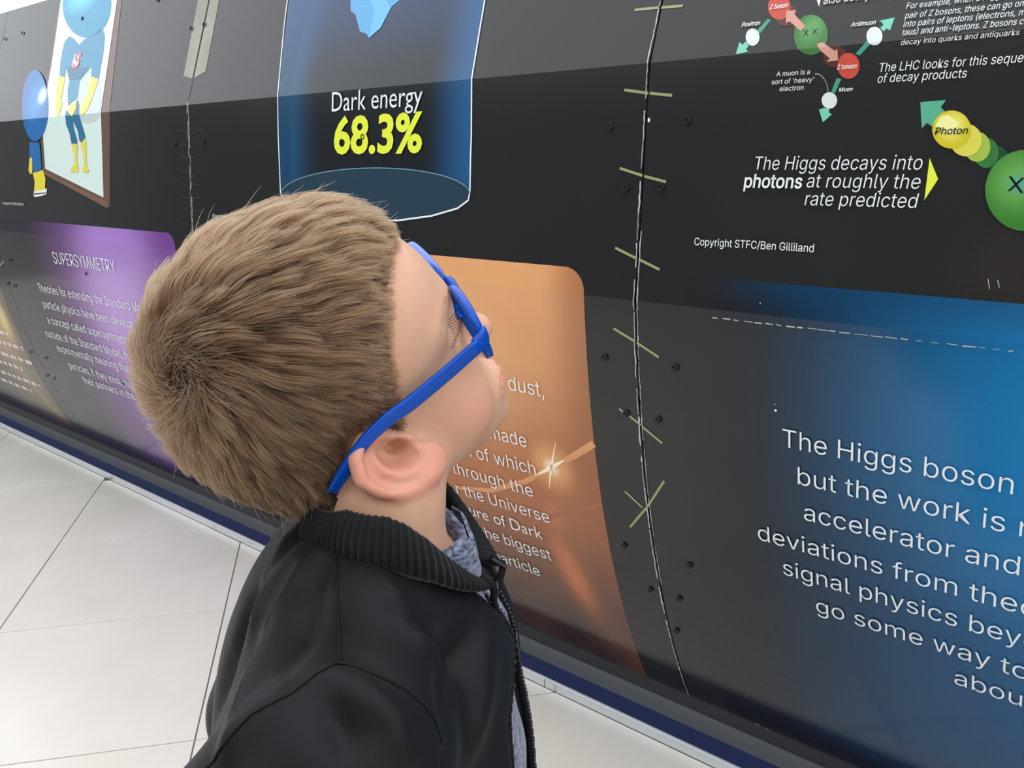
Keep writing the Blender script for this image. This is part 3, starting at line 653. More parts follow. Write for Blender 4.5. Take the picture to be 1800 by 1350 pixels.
    ('bag_rim', 'paleline', 4, 2, [(-1.8567, 1.1016),(-1.8541, 1.1086),(-1.8469, 1.1155),(-1.8355, 1.1222),(-1.82, 1.1285),(-1.8007, 1.1345),(-1.7779, 1.1401),(-1.7522, 1.1452),(-1.7238, 1.1497),(-1.6933, 1.1536),(-1.6612, 1.1569),(-1.6278, 1.1595),(-1.5938, 1.1615),(-1.5596, 1.1628),(-1.5255, 1.1634),(-1.4919, 1.1633),(-1.4593, 1.1627),(-1.4279, 1.1614),(-1.3981, 1.1596),(-1.3701, 1.1572),(-1.3441, 1.1543),(-1.3203, 1.151),(-1.2989, 1.1472),(-1.2801, 1.1431),(-1.2639, 1.1386),(-1.2504, 1.1339),(-1.2398, 1.1289),(-1.2321, 1.1236),(-1.2272, 1.1181),(-1.2255, 1.1124),(-1.2272, 1.1119),(-1.2288, 1.1171),(-1.2332, 1.1222),(-1.2407, 1.1273),(-1.2511, 1.1322),(-1.2644, 1.1369),(-1.2805, 1.1413),(-1.2993, 1.1455),(-1.3206, 1.1492),(-1.3443, 1.1525),(-1.3702, 1.1554),(-1.3982, 1.1578),(-1.428, 1.1596),(-1.4593, 1.1609),(-1.4919, 1.1615),(-1.5254, 1.1616),(-1.5595, 1.161),(-1.5937, 1.1597),(-1.6277, 1.1577),(-1.661, 1.1551),(-1.6931, 1.1518),(-1.7235, 1.1479),(-1.7518, 1.1434),(-1.7776, 1.1383),(-1.8002, 1.1328),(-1.8194, 1.1268),(-1.8347, 1.1205),(-1.8459, 1.114),(-1.8526, 1.1075),(-1.855, 1.101)]),
    ('iceberg', 'ice', 3, 2, [(-1.6908, 1.7382),(-1.7093, 1.668),(-1.6804, 1.601),(-1.6476, 1.5091),(-1.6292, 1.5005),(-1.6003, 1.458),(-1.5773, 1.4517),(-1.5642, 1.4398),(-1.5313, 1.4599),(-1.5099, 1.5033),(-1.4867, 1.5154),(-1.4919, 1.5748),(-1.4936, 1.6404),(-1.5546, 1.7146)]),
    ('iceberg_facet', 'ice2', 4, 2, [(-1.6189, 1.5547),(-1.5651, 1.5035),(-1.5642, 1.4398),(-1.5313, 1.4599),(-1.5129, 1.5011),(-1.5559, 1.5465)]),
    ('mirror_frame', 'wood', 1, 1, [(-3.2235, 1.2739),(-3.2267, 1.1464),(-2.7712, 1.045),(-2.7514, 1.0514),(-2.718, 1.3185),(-2.7982, 1.7128),(-3.2589, 1.7488),(-3.2225, 1.5124)]),
    ('mirror_frame_edge', 'wood2', 2, 1, [(-3.2403, 1.158),(-2.771, 1.0646),(-2.7734, 1.0449),(-3.2198, 1.1491)]),
    ('mirror_glass', 'glasswhite', 3, 1, [(-3.2022, 1.2708),(-3.2031, 1.1633),(-2.7888, 1.0759),(-2.7738, 1.3205),(-2.8253, 1.7162),(-3.2468, 1.7488),(-3.2104, 1.5004)]),
    ('cape', 'cape', 4, 1, [(-2.9028, 1.5342),(-2.7826, 1.363),(-2.7842, 1.3141),(-2.8232, 1.3029),(-2.8725, 1.3017),(-2.9106, 1.3077),(-2.9629, 1.3727),(-3.0023, 1.506)]),
    ('figure_torso', 'suit', 5, 1, [(-3.1143, 1.5973),(-3.073, 1.5846),(-3.0272, 1.5607),(-2.9885, 1.5768),(-2.9237, 1.5819),(-2.9031, 1.5974),(-2.8748, 1.5946),(-2.8558, 1.5754),(-2.841, 1.5289),(-2.8373, 1.4722),(-2.8347, 1.4354),(-2.8899, 1.4445),(-2.8991, 1.4769),(-2.9093, 1.475),(-2.9656, 1.439),(-2.9566, 1.3835),(-3.0154, 1.3614),(-3.0416, 1.4108),(-3.0434, 1.4442),(-3.0931, 1.4943),(-3.0832, 1.4579),(-3.1284, 1.4666),(-3.1439, 1.5173),(-3.1458, 1.5552),(-3.1433, 1.5816)]),
    ('figure_waist', 'suit2', 6, 1, [(-3.0907, 1.4941),(-2.922, 1.4786),(-2.9669, 1.4418),(-2.98, 1.4454),(-3.0447, 1.447)]),
    ('trunks', 'yellowsuit', 6, 1, [(-3.017, 1.3598),(-2.9714, 1.3665),(-2.958, 1.3792),(-2.9515, 1.3441),(-2.9707, 1.3241),(-2.9892, 1.3316)]),
    ('glove', 'yellowsuit', 6, 1, [(-3.1431, 1.4665),(-3.0818, 1.4551),(-3.0766, 1.3846),(-3.0594, 1.3665),(-3.0705, 1.3278),(-3.095, 1.3335),(-3.1227, 1.4043)]),
    ('glove', 'yellowsuit', 6, 1, [(-2.8953, 1.4492),(-2.8342, 1.4343),(-2.8511, 1.3721),(-2.8688, 1.3401),(-2.8949, 1.3227),(-2.914, 1.3299),(-2.9235, 1.3567),(-2.8948, 1.3718),(-2.8904, 1.3907)]),
    ('leg', 'suit3', 5, 1, [(-3.0228, 1.3475),(-2.9892, 1.3316),(-2.9673, 1.324),(-2.9646, 1.2894),(-2.9442, 1.2502),(-2.946, 1.2381),(-2.9873, 1.2403),(-2.9965, 1.2708),(-3.0177, 1.3006)]),
    ('leg', 'suit3', 5, 1, [(-2.9673, 1.324),(-2.9515, 1.3441),(-2.9563, 1.378),(-2.9341, 1.36),(-2.9149, 1.3164),(-2.8843, 1.2585),(-2.9097, 1.2375),(-2.9305, 1.2499),(-2.9376, 1.279),(-2.9651, 1.3086)]),
    ('boot', 'yellowsuit', 6, 1, [(-2.9873, 1.2403),(-2.9435, 1.2395),(-2.9552, 1.1917),(-2.9461, 1.1596),(-2.9566, 1.1511),(-3.0032, 1.151),(-3.0064, 1.1611),(-2.9736, 1.177),(-2.9745, 1.2018)]),
    ('boot', 'yellowsuit', 6, 1, [(-2.9255, 1.2377),(-2.8844, 1.2576),(-2.8842, 1.2202),(-2.8904, 1.1766),(-2.8764, 1.1571),(-2.8862, 1.1502),(-2.9199, 1.1512),(-2.9206, 1.162),(-2.9072, 1.1767),(-2.9091, 1.2108)]),
    ('figure_head', 'balloon', 5, 1, [(-2.8545, 1.6726),(-2.8496, 1.656),(-2.8488, 1.6401),(-2.8523, 1.6254),(-2.8599, 1.6121),(-2.8716, 1.6007),(-2.8871, 1.5914),(-2.9062, 1.5844),(-2.9285, 1.5801),(-2.9535, 1.5784),(-2.9807, 1.5796),(-3.0096, 1.5837),(-3.0394, 1.5906),(-3.0693, 1.6001),(-3.0987, 1.612),(-3.1267, 1.6261),(-3.1525, 1.6419),(-3.1753, 1.6591),(-3.1946, 1.6771),(-3.2097, 1.6955),(-3.2201, 1.7138),(-3.2256, 1.7315),(-3.2259, 1.748),(-3.2108, 1.7488),(-3.1916, 1.7488),(-3.1697, 1.7488),(-3.1455, 1.7488),(-3.1196, 1.7488),(-3.0929, 1.7488),(-3.0659, 1.7488),(-3.0394, 1.7488),(-3.0138, 1.7488),(-2.9898, 1.7488),(-2.968, 1.7488),(-2.9487, 1.7488),(-2.9324, 1.7488),(-2.9131, 1.7393),(-2.8931, 1.7233),(-2.8765, 1.7066),(-2.8636, 1.6896)]),
    ('letter_panel', 'pinkpale', 6, 1, [(-3.0389, 1.5302),(-3.0053, 1.5326),(-3.005, 1.5168),(-3.0043, 1.4902),(-3.025, 1.48),(-3.045, 1.4852),(-3.0481, 1.5097)]),
    ('small_figure_body', 'suit4', 5, 1, [(-3.3131, 1.2525),(-3.2346, 1.2484),(-3.2303, 1.2146),(-3.2305, 1.1622),(-3.2988, 1.1489),(-3.3058, 1.1837),(-3.3257, 1.1998)]),
    ('small_figure_arm', 'yellowsuit2', 6, 1, [(-3.323, 1.1998),(-3.3029, 1.1996),(-3.3082, 1.1489),(-3.3264, 1.145),(-3.3392, 1.1569)]),
    ('small_figure_leg', 'yellowsuit2', 5, 1, [(-3.3055, 1.1489),(-3.258, 1.1543),(-3.2321, 1.1305),(-3.2469, 1.0902),(-3.306, 1.0866),(-3.2948, 1.1193)]),
    ('small_figure_leg', 'yellowsuit2', 4, 1, [(-3.258, 1.1543),(-3.2218, 1.1596),(-3.2062, 1.1306),(-3.2172, 1.096),(-3.2469, 1.0902),(-3.236, 1.1304)]),
    ('small_figure_shoe', 'white', 6, 1, [(-3.306, 1.0866),(-3.2359, 1.093),(-3.1987, 1.0989),(-3.2018, 1.0802),(-3.2326, 1.0743),(-3.3, 1.0676),(-3.3114, 1.0712)]),
    ('small_figure_shoe_stripe', 'ink', 7, 1, [(-3.3046, 1.0795),(-3.2022, 1.0855),(-3.2027, 1.0823),(-3.3052, 1.0757)]),
    ('small_figure_head', 'balloon2', 6, 1, [(-3.1671, 1.3662),(-3.1581, 1.346),(-3.1531, 1.3266),(-3.1619, 1.3113),(-3.1729, 1.2972),(-3.1857, 1.2846),(-3.2001, 1.2739),(-3.2158, 1.2652),(-3.2323, 1.2589),(-3.2492, 1.2552),(-3.2663, 1.2542),(-3.2829, 1.2559),(-3.2987, 1.2603),(-3.3133, 1.2674),(-3.3262, 1.2769),(-3.3372, 1.2887),(-3.3459, 1.3023),(-3.352, 1.3175),(-3.3604, 1.3352),(-3.3757, 1.3561),(-3.3883, 1.3774),(-3.3979, 1.3983),(-3.4042, 1.4185),(-3.4072, 1.4374),(-3.4067, 1.4545),(-3.4028, 1.4693),(-3.3956, 1.4817),(-3.3855, 1.4913),(-3.3727, 1.4978),(-3.3575, 1.5012),(-3.3405, 1.5015),(-3.3221, 1.4987),(-3.3027, 1.4928),(-3.2828, 1.484),(-3.263, 1.4726),(-3.2436, 1.4587),(-3.225, 1.4428),(-3.2078, 1.4252),(-3.1921, 1.4063),(-3.1785, 1.3865)]),
    ('tape_mark', 'tape', 2, 2, [(-0.8809, 1.4242),(-0.8567, 1.4233),(-0.8331, 1.4225),(-0.8332, 1.418),(-0.8569, 1.4188),(-0.8811, 1.4197)]),
    ('tape_mark', 'tape', 2, 3, [(-0.8286, 1.4219),(-0.8081, 1.4209),(-0.788, 1.4199),(-0.7882, 1.4154),(-0.8083, 1.4164),(-0.8288, 1.4174)]),
    ('tape_mark', 'tape', 2, 2, [(-0.8759, 1.2906),(-0.852, 1.2866),(-0.8285, 1.2827),(-0.8293, 1.2783),(-0.8527, 1.2822),(-0.8767, 1.2861)]),
    ('tape_mark', 'tape', 2, 3, [(-0.8253, 1.2826),(-0.804, 1.2797),(-0.7831, 1.2769),(-0.7837, 1.2725),(-0.8046, 1.2753),(-0.8259, 1.2781)]),
    ('tape_mark', 'tape', 2, 2, [(-0.8762, 1.163),(-0.8528, 1.1569),(-0.8298, 1.151),(-0.8309, 1.1466),(-0.8539, 1.1526),(-0.8774, 1.1587)]),
    ('tape_mark', 'tape', 2, 3, [(-0.8264, 1.1501),(-0.8051, 1.1456),(-0.7841, 1.1412),(-0.785, 1.1368),(-0.806, 1.1412),(-0.8274, 1.1457)]),
    ('tape_mark', 'tape', 2, 2, [(-0.8765, 1.029),(-0.8536, 1.021),(-0.831, 1.0131),(-0.8325, 1.0088),(-0.855, 1.0167),(-0.878, 1.0247)]),
    ('tape_mark', 'tape', 2, 3, [(-0.8276, 1.0123),(-0.8061, 1.005),(-0.7849, 0.9978),(-0.7864, 0.9936),(-0.8075, 1.0008),(-0.829, 1.0081)]),
    ('tape_mark', 'tape', 2, 2, [(-0.8763, 0.887),(-0.8538, 0.8777),(-0.8316, 0.8686),(-0.8334, 0.8644),(-0.8555, 0.8735),(-0.878, 0.8828)]),
    ('tape_mark', 'tape', 2, 3, [(-0.8281, 0.8669),(-0.8058, 0.8564),(-0.7839, 0.846),(-0.7858, 0.842),(-0.8077, 0.8523),(-0.83, 0.8629)]),
    ('tape_mark', 'tape', 2, 2, [(-0.8732, 0.7343),(-0.8691, 0.7316),(-0.8649, 0.729),(-0.8673, 0.7252),(-0.8715, 0.7278),(-0.8756, 0.7304)]),
    ('tape_mark', 'tape', 2, 2, [(-0.8518, 0.7237),(-0.8401, 0.717),(-0.8284, 0.7102),(-0.8307, 0.7063),(-0.8423, 0.7131),(-0.8541, 0.7198)]),
    ('tape_mark', 'tape', 2, 3, [(-0.825, 0.7075),(-0.8049, 0.6952),(-0.7851, 0.6831),(-0.7874, 0.6793),(-0.8073, 0.6914),(-0.8273, 0.7037)]),
    ('tape_mark', 'tape', 2, 2, [(-0.8783, 0.5595),(-0.8601, 0.546),(-0.842, 0.5326),(-0.8447, 0.529),(-0.8628, 0.5424),(-0.881, 0.5559)]),
    ('tape_mark', 'tape', 2, 3, [(-0.8346, 0.5363),(-0.8121, 0.5715),(-0.7907, 0.6051),(-0.7869, 0.6027),(-0.8083, 0.569),(-0.8308, 0.5339)]),
    ('tape_mark', 'tape', 2, 2, [(-0.8339, 0.5303),(-0.8552, 0.5026),(-0.8775, 0.4737),(-0.881, 0.4765),(-0.8588, 0.5053),(-0.8374, 0.5331)]),
    ('scratch', 'scratch', 3, 3, [(-0.6824, 0.9266),(-0.6781, 0.9268),(-0.6738, 0.9269),(-0.6738, 0.9251),(-0.6781, 0.925),(-0.6824, 0.9248)]),
    ('scratch', 'scratch', 3, 3, [(-0.6636, 0.9275),(-0.657, 0.9276),(-0.6505, 0.9277),(-0.6505, 0.9255),(-0.657, 0.9254),(-0.6636, 0.9254)]),
    ('scratch', 'scratch', 3, 3, [(-0.645, 0.9271),(-0.6407, 0.9266),(-0.6364, 0.9262),(-0.6366, 0.9246),(-0.6409, 0.925),(-0.6452, 0.9255)]),
    ('scratch', 'scratch', 3, 3, [(-0.6269, 0.9266),(-0.6193, 0.9266),(-0.6117, 0.9265),(-0.6117, 0.9254),(-0.6193, 0.9255),(-0.6269, 0.9255)]),
    ('scratch', 'scratch', 3, 3, [(-0.609, 0.9267),(-0.6027, 0.9269),(-0.5964, 0.9272),(-0.5963, 0.9252),(-0.6026, 0.9249),(-0.6089, 0.9247)]),
    ('scratch', 'scratch', 3, 3, [(-0.5913, 0.9277),(-0.5849, 0.9273),(-0.5785, 0.9269),(-0.5786, 0.9251),(-0.585, 0.9255),(-0.5914, 0.9259)]),
    ('scratch', 'scratch', 3, 3, [(-0.5739, 0.9277),(-0.5696, 0.9272),(-0.5654, 0.9267),(-0.5656, 0.9251),(-0.5698, 0.9256),(-0.5741, 0.9261)]),
    ('scratch', 'scratch', 3, 3, [(-0.5569, 0.9271),(-0.5505, 0.9272),(-0.544, 0.9273),(-0.544, 0.925),(-0.5504, 0.9249),(-0.5569, 0.9248)]),
    ('scratch', 'scratch', 3, 3, [(-0.5402, 0.9273),(-0.5356, 0.9275),(-0.531, 0.9277),(-0.5308, 0.9254),(-0.5354, 0.9252),(-0.5401, 0.9249)]),
    ('scratch', 'scratch', 3, 3, [(-0.5236, 0.9277),(-0.5165, 0.9277),(-0.5094, 0.9277),(-0.5094, 0.9265),(-0.5165, 0.9264),(-0.5236, 0.9264)]),
    ('scratch', 'scratch', 3, 3, [(-0.5073, 0.9274),(-0.4999, 0.9273),(-0.4925, 0.9272),(-0.4925, 0.9259),(-0.4999, 0.926),(-0.5073, 0.926)]),
    ('scratch', 'scratch', 3, 3, [(-0.4913, 0.9277),(-0.4863, 0.9278),(-0.4814, 0.9278),(-0.4814, 0.926),(-0.4863, 0.926),(-0.4913, 0.926)]),
    ('scratch', 'scratch', 3, 3, [(-0.4755, 0.9271),(-0.4679, 0.9273),(-0.4602, 0.9275),(-0.4602, 0.9258),(-0.4678, 0.9256),(-0.4755, 0.9255)]),
    ('scratch', 'scratch', 3, 3, [(-0.453, 0.9267),(-0.4436, 0.927),(-0.4342, 0.9272),(-0.4342, 0.9264),(-0.4435, 0.9262),(-0.453, 0.9259)]),
    ('scratch', 'scratch', 3, 3, [(-0.431, 0.9271),(-0.4217, 0.9272),(-0.4125, 0.9273),(-0.4125, 0.926),(-0.4217, 0.9259),(-0.431, 0.9259)]),
    ('scratch', 'scratch', 3, 3, [(-0.4095, 0.9281),(-0.4014, 0.9278),(-0.3934, 0.9275),(-0.3934, 0.9262),(-0.4015, 0.9265),(-0.4096, 0.9269)]),
    ('scratch', 'scratch', 3, 3, [(-0.3885, 0.9287),(-0.3834, 0.9282),(-0.3783, 0.9278),(-0.3785, 0.9261),(-0.3835, 0.9265),(-0.3886, 0.9269)]),
    ('scratch', 'scratch', 3, 3, [(-0.3679, 0.9275),(-0.3643, 0.9277),(-0.3606, 0.928),(-0.3606, 0.9271),(-0.3642, 0.9269),(-0.3678, 0.9267)]),
    ('scratch', 'scratch', 3, 3, [(-0.3477, 0.9276),(-0.3428, 0.9275),(-0.3379, 0.9275),(-0.3379, 0.9268),(-0.3428, 0.9268),(-0.3477, 0.9269)]),
    ('scratch', 'scratch', 3, 3, [(-0.328, 0.9286),(-0.3211, 0.9283),(-0.3143, 0.928),(-0.3144, 0.927),(-0.3212, 0.9273),(-0.328, 0.9276)]),
    ('scratch', 'scratch', 3, 3, [(-0.3086, 0.9281),(-0.3003, 0.9284),(-0.292, 0.9287),(-0.292, 0.927),(-0.3002, 0.9267),(-0.3085, 0.9263)]),
    ('scratch', 'scratch', 3, 3, [(-0.2896, 0.9287),(-0.2849, 0.9284),(-0.2802, 0.9281),(-0.2803, 0.9275),(-0.285, 0.9277),(-0.2897, 0.928)]),
    ('scratch', 'scratch', 3, 3, [(-0.271, 0.9285),(-0.2671, 0.9284),(-0.2632, 0.9283),(-0.2632, 0.9275),(-0.2671, 0.9276),(-0.271, 0.9277)]),
    ('scratch', 'scratch', 3, 3, [(-0.2529, 0.9285),(-0.2499, 0.9288),(-0.247, 0.9292),(-0.2469, 0.9275),(-0.2498, 0.9271),(-0.2527, 0.9268)]),
    ('scratch', 'scratch', 3, 3, [(-0.2877, 1.0191),(-0.2859, 1.0125),(-0.2842, 1.006),(-0.2851, 1.0057),(-0.2868, 1.0123),(-0.2886, 1.0189)]),
    ('scratch', 'scratch', 3, 3, [(-0.2761, 1.0183),(-0.2745, 1.0136),(-0.2729, 1.0089),(-0.2739, 1.0086),(-0.2755, 1.0133),(-0.277, 1.018)]),
    ('chip', 'white', 3, 3, [(-0.6007, 0.9573),(-0.6008, 0.9571),(-0.6008, 0.9569),(-0.601, 0.9567),(-0.6011, 0.9565),(-0.6014, 0.9564),(-0.6016, 0.9563),(-0.6018, 0.9563),(-0.6021, 0.9564),(-0.6023, 0.9565),(-0.6024, 0.9567),(-0.6026, 0.9569),(-0.6026, 0.9571),(-0.6026, 0.9574),(-0.6025, 0.9576),(-0.6024, 0.9578),(-0.6022, 0.958),(-0.602, 0.9581),(-0.6018, 0.9581),(-0.6015, 0.9581),(-0.6013, 0.958),(-0.6011, 0.9579),(-0.6009, 0.9577),(-0.6008, 0.9575)]),
    ('chip', 'white', 3, 3, [(-0.57, 0.7859),(-0.5701, 0.7853),(-0.5703, 0.7848),(-0.5706, 0.7843),(-0.571, 0.7838),(-0.5715, 0.7835),(-0.5721, 0.7834),(-0.5726, 0.7833),(-0.5731, 0.7834),(-0.5736, 0.7837),(-0.5739, 0.7841),(-0.5741, 0.7846),(-0.5742, 0.7851),(-0.5741, 0.7857),(-0.5739, 0.7863),(-0.5736, 0.7868),(-0.5731, 0.7872),(-0.5726, 0.7875),(-0.5721, 0.7877),(-0.5716, 0.7877),(-0.571, 0.7876),(-0.5706, 0.7873),(-0.5703, 0.7869),(-0.5701, 0.7864)]),
    ('chip', 'white', 3, 3, [(-0.5722, 0.7962),(-0.5722, 0.7959),(-0.5723, 0.7957),(-0.5724, 0.7955),(-0.5726, 0.7953),(-0.5729, 0.7951),(-0.5731, 0.7951),(-0.5734, 0.795),(-0.5736, 0.7951),(-0.5738, 0.7952),(-0.5739, 0.7954),(-0.574, 0.7956),(-0.5741, 0.7959),(-0.574, 0.7961),(-0.5739, 0.7964),(-0.5738, 0.7966),(-0.5736, 0.7968),(-0.5734, 0.7969),(-0.5731, 0.797),(-0.5729, 0.797),(-0.5726, 0.7969),(-0.5724, 0.7968),(-0.5723, 0.7967),(-0.5722, 0.7964)]),
    ('chip', 'white', 3, 3, [(-0.8219, 1.2377),(-0.8219, 1.2368),(-0.822, 1.2359),(-0.8223, 1.2352),(-0.8228, 1.2346),(-0.8233, 1.2343),(-0.8238, 1.2342),(-0.8244, 1.2343),(-0.825, 1.2347),(-0.8255, 1.2353),(-0.8259, 1.2361),(-0.8261, 1.2369),(-0.8263, 1.2379),(-0.8263, 1.2388),(-0.8261, 1.2396),(-0.8258, 1.2404),(-0.8254, 1.2409),(-0.8249, 1.2413),(-0.8243, 1.2414),(-0.8238, 1.2412),(-0.8232, 1.2408),(-0.8227, 1.2403),(-0.8223, 1.2395),(-0.822, 1.2386)]),
    ('scratch', 'scratch', 3, 3, [(-0.6782, 0.0018),(-0.6724, 0.0018),(-0.6667, 0.0018),(-0.6667, -0.0018),(-0.6724, -0.0018),(-0.6782, -0.0018)]),
    ('scratch', 'scratch', 3, 3, [(-0.6532, 0.0015),(-0.6498, 0.0015),(-0.6463, 0.0015),(-0.6463, -0.0015),(-0.6498, -0.0015),(-0.6532, -0.0015)]),
    ('scratch', 'scratch', 3, 1, [(-3.6999, 0.1835),(-3.7002, 0.1729),(-3.7009, 0.1622),(-3.7058, 0.1625),(-3.705, 0.1732),(-3.7047, 0.1837)]),
    ('scratch', 'scratch', 3, 1, [(-3.7034, 0.1508),(-3.7034, 0.1461),(-3.7033, 0.1413),(-3.706, 0.1413),(-3.706, 0.1461),(-3.706, 0.1508)]),
    ('scratch', 'scratch', 3, 1, [(-3.7015, 0.1213),(-3.7031, 0.1094),(-3.7047, 0.0976),(-3.7085, 0.0981),(-3.707, 0.11),(-3.7053, 0.1218)]),
    ('scratch', 'scratch', 3, 1, [(-3.7454, 0.7994),(-3.7154, 0.8111),(-3.6859, 0.8226),(-3.6846, 0.8193),(-3.7142, 0.8078),(-3.7441, 0.7961)]),
]
SCREWS = [(-0.9024, 1.2293), (-0.7531, 1.2345), (-0.8618, 1.1279), (-0.7936, 1.1298), (-0.8987, 0.828), (-0.7527, 0.8302), (-0.7915, 0.727), (-0.8588, 0.7263), (-0.8561, 0.3249), (-0.7534, 0.4265), (-0.7893, 0.3281), (-0.8128, 0.2282), (-0.9007, 0.4236), (-2.5617, 1.6506), (-2.3334, 1.5415), (-2.2686, 1.5458), (-3.5214, 1.6491), (-3.6795, 1.6437), (-3.0401, 1.6481), (-2.3466, 1.2284), (-2.2004, 1.2287), (-3.6168, 0.8292), (-2.9816, 0.8256), (-3.6493, 0.726), (-3.7116, 0.7311), (-3.7609, 0.4356), (-3.6195, 0.4299), (-3.6484, 0.3319), (-3.7104, 0.3346), (-2.9813, 0.4263), (-1.5491, 1.2282)]

# ------------------------------------------------------------------ printed artwork on the panels
PRINT = {
    'white': vinyl('white', (232, 236, 237)), 'ink': vinyl('ink', (24, 26, 28)), 'yellow': vinyl('yellow', (226, 234, 70)),
    'teal': vinyl('teal', (70, 150, 128)), 'mint': vinyl('mint', (118, 200, 174)), 'teal2': vinyl('teal2', (92, 172, 142)),
    'red': vinyl('red', (196, 78, 62)), 'redtrail': vinyl('redtrail', (84, 48, 40)), 'pink': vinyl('pink', (206, 150, 132)),
    'dkgreen': vinyl('dkgreen', (36, 78, 46)), 'dkgreen2': vinyl('dkgreen2', (58, 116, 62)), 'ygreen': vinyl('ygreen', (160, 186, 76)),
    'yellow2': vinyl('yellow2', (214, 208, 84)), 'paleyellow': vinyl('paleyellow', (240, 236, 160)),
    'ice': vinyl('ice', (84, 160, 206)), 'ice2': vinyl('ice2', (104, 178, 220)), 'paleline': vinyl('paleline', (120, 160, 170)),
    'wood': vinyl('wood', (104, 78, 66)), 'wood2': vinyl('wood2', (122, 90, 72)), 'glasswhite': vinyl('glasswhite', (214, 232, 224)),
    'cape': vinyl('cape', (196, 208, 204)), 'suit': vinyl('suit', (52, 136, 172)), 'suit2': vinyl('suit2', (40, 110, 142)),
    'suit3': vinyl('suit3', (44, 112, 146)), 'suit4': vinyl('suit4', (28, 104, 168)), 'yellowsuit': vinyl('yellowsuit', (226, 214, 92)),
    'yellowsuit2': vinyl('yellowsuit2', (232, 214, 60)), 'pinkpale': vinyl('pinkpale', (226, 200, 206)), 'redpink': vinyl('redpink', (214, 96, 100)),
    'tape': vinyl('tape', (150, 156, 108)), 'scratch': vinyl('scratch', (176, 182, 180)),
}
def _ctr(key, k=0):
    q = [p for p in SHAPES if p[1] == key][k][4]
    a = np.array(q)
    return a[:, 0].mean(), a[:, 1].mean(), np.ptp(a[:, 0]) / 2, np.ptp(a[:, 1]) / 2


_c = _ctr('greenball')
PRINT['greenball'] = Grad('greenball', (62, 118, 56)).glow(_c[0], _c[1] + .01, _c[2] * 1.1, _c[3] * 1.1, (96, 158, 92), 0.9).done()
_c = _ctr('greenbig')
PRINT['greenbig'] = Grad('greenbig', (58, 122, 48)).glow(_c[0] - .01, _c[1] + .012, _c[2] * 1.2, _c[3] * 1.2, (104, 164, 82), 1).glow(_c[0] - .008, _c[1] + .008, _c[2] * .45, _c[3] * .4, (84, 160, 140), .8).done()
PRINT['whiteball'] = vinyl('whiteball', (214, 222, 220))
_c = _ctr('yellowball')
PRINT['yellowball'] = Grad('yellowball', (206, 192, 44)).glow(_c[0], _c[1] + .004, _c[2] * 1.1, _c[3] * 1.1, (240, 230, 120), 1).done()
_c = _ctr('balloon')
PRINT['balloon'] = Grad('balloon', (36, 140, 178)).glow(_c[0] - .05, _c[1] + .05, _c[2] * 1.0, _c[3] * 1.0, (90, 205, 232), 1).done()
_c = _ctr('balloon2')
PRINT['balloon2'] = Grad('balloon2', (26, 104, 172)).glow(_c[0] + .02, _c[1] + .02, _c[2] * .9, _c[3] * .9, (46, 140, 206), 1).glow(_c[0] + .06, _c[1] + .03, .055, .045, (236, 246, 250), 1).done()
_c = _ctr('bag')
PRINT['bag'] = (Grad('bag', (30, 34, 38)).ramp('u', -1.70, -1.86, (34, 84, 122)).ramp('u', -1.36, -1.22, (38, 88, 134))
                .ramp('u', -1.80, -1.83, (26, 56, 80), .6).ramp('v', 1.16, 1.07, (38, 58, 72), .9).ramp('v', 1.33, 1.60, (44, 84, 140), .45).done())
PRINT['bagbase'] = vinyl('bagbase', (42, 62, 76))
for name, mk, lay, pan, pts in SHAPES:
    wall_patch(name, pts, lay, PRINT[mk], panels[pan])

# information blocks with rounded corners
orange = (Grad('orange', (176, 110, 70)).ramp('v', .60, 1.0, (224, 162, 110)).ramp('u', -1.05, -.94, (170, 104, 66), .55)
          .glow(-1.25, .80, .42, .34, (232, 172, 118), .7).ramp('v', .52, .22, (96, 66, 54)).ramp('v', .30, .02, (40, 34, 33))
          .ramp('u', -1.05, -.94, (120, 78, 56), .35).glow(-1.06, .29, .055, .16, (224, 132, 82), .85, .25).glow(-1.06, .29, .10, .3, (170, 100, 66), .4, .25)
          .glow(-1.057, .566, .085, .085, (238, 176, 112), .9).glow(-1.057, .566, .03, .03, (255, 236, 200), 1)
          .glow(-1.075, .44, .05, .06, (196, 124, 80), .7).noise(3.0, (150, 96, 66), .25).done())
wall_patch('info_block', round_rect(-2.22, -.94, .0, .987), 0, orange, panels[2])
MAT_STREAK = vinyl('streak', (216, 150, 102))
MAT_STREAK2 = vinyl('streak2', (166, 104, 72))
MAT_FLARE = vinyl('flare', (255, 236, 204))


def wall_ribbon(name, pts, w, layer, mat, parent):
    W = np.array(pts, float)
    d = np.gradient(W, axis=0)
    n = np.c_[-d[:, 1], d[:, 0]]
    n /= np.linalg.norm(n, axis=1)[:, None]
    w = np.asarray(w, float) if np.ndim(w) else np.full(len(W), w)
    A, B = W + n * w[:, None] / 2, W - n * w[:, None] / 2
    return wall_patch(name, [tuple(q) for q in A] + [tuple(q) for q in B[::-1]], layer, mat, parent)


wall_ribbon('light_streak', [(-.9405, .647), (-.99, .610), (-1.057, .566), (-1.14, .510), (-1.25, .458), (-1.36, .435)], [.015, .014, .011, .012, .012, .008], 1, MAT_STREAK, panels[2])
wall_ribbon('light_streak', [(-.9405, .510), (-1.0, .480), (-1.075, .442), (-1.15, .395), (-1.22, .345)], [.006, .006, .008, .006, .004], 1, MAT_STREAK2, panels[2])
wall_ribbon('flare_ray', [(-1.035, .63), (-1.057, .566), (-1.073, .51)], [.001, .006, .001], 2, MAT_FLARE, panels[2])
wall_ribbon('flare_ray', [(-1.02, .592), (-1.057, .566), (-1.10, .538)], [.002, .012, .002], 2, MAT_FLARE, panels[2])

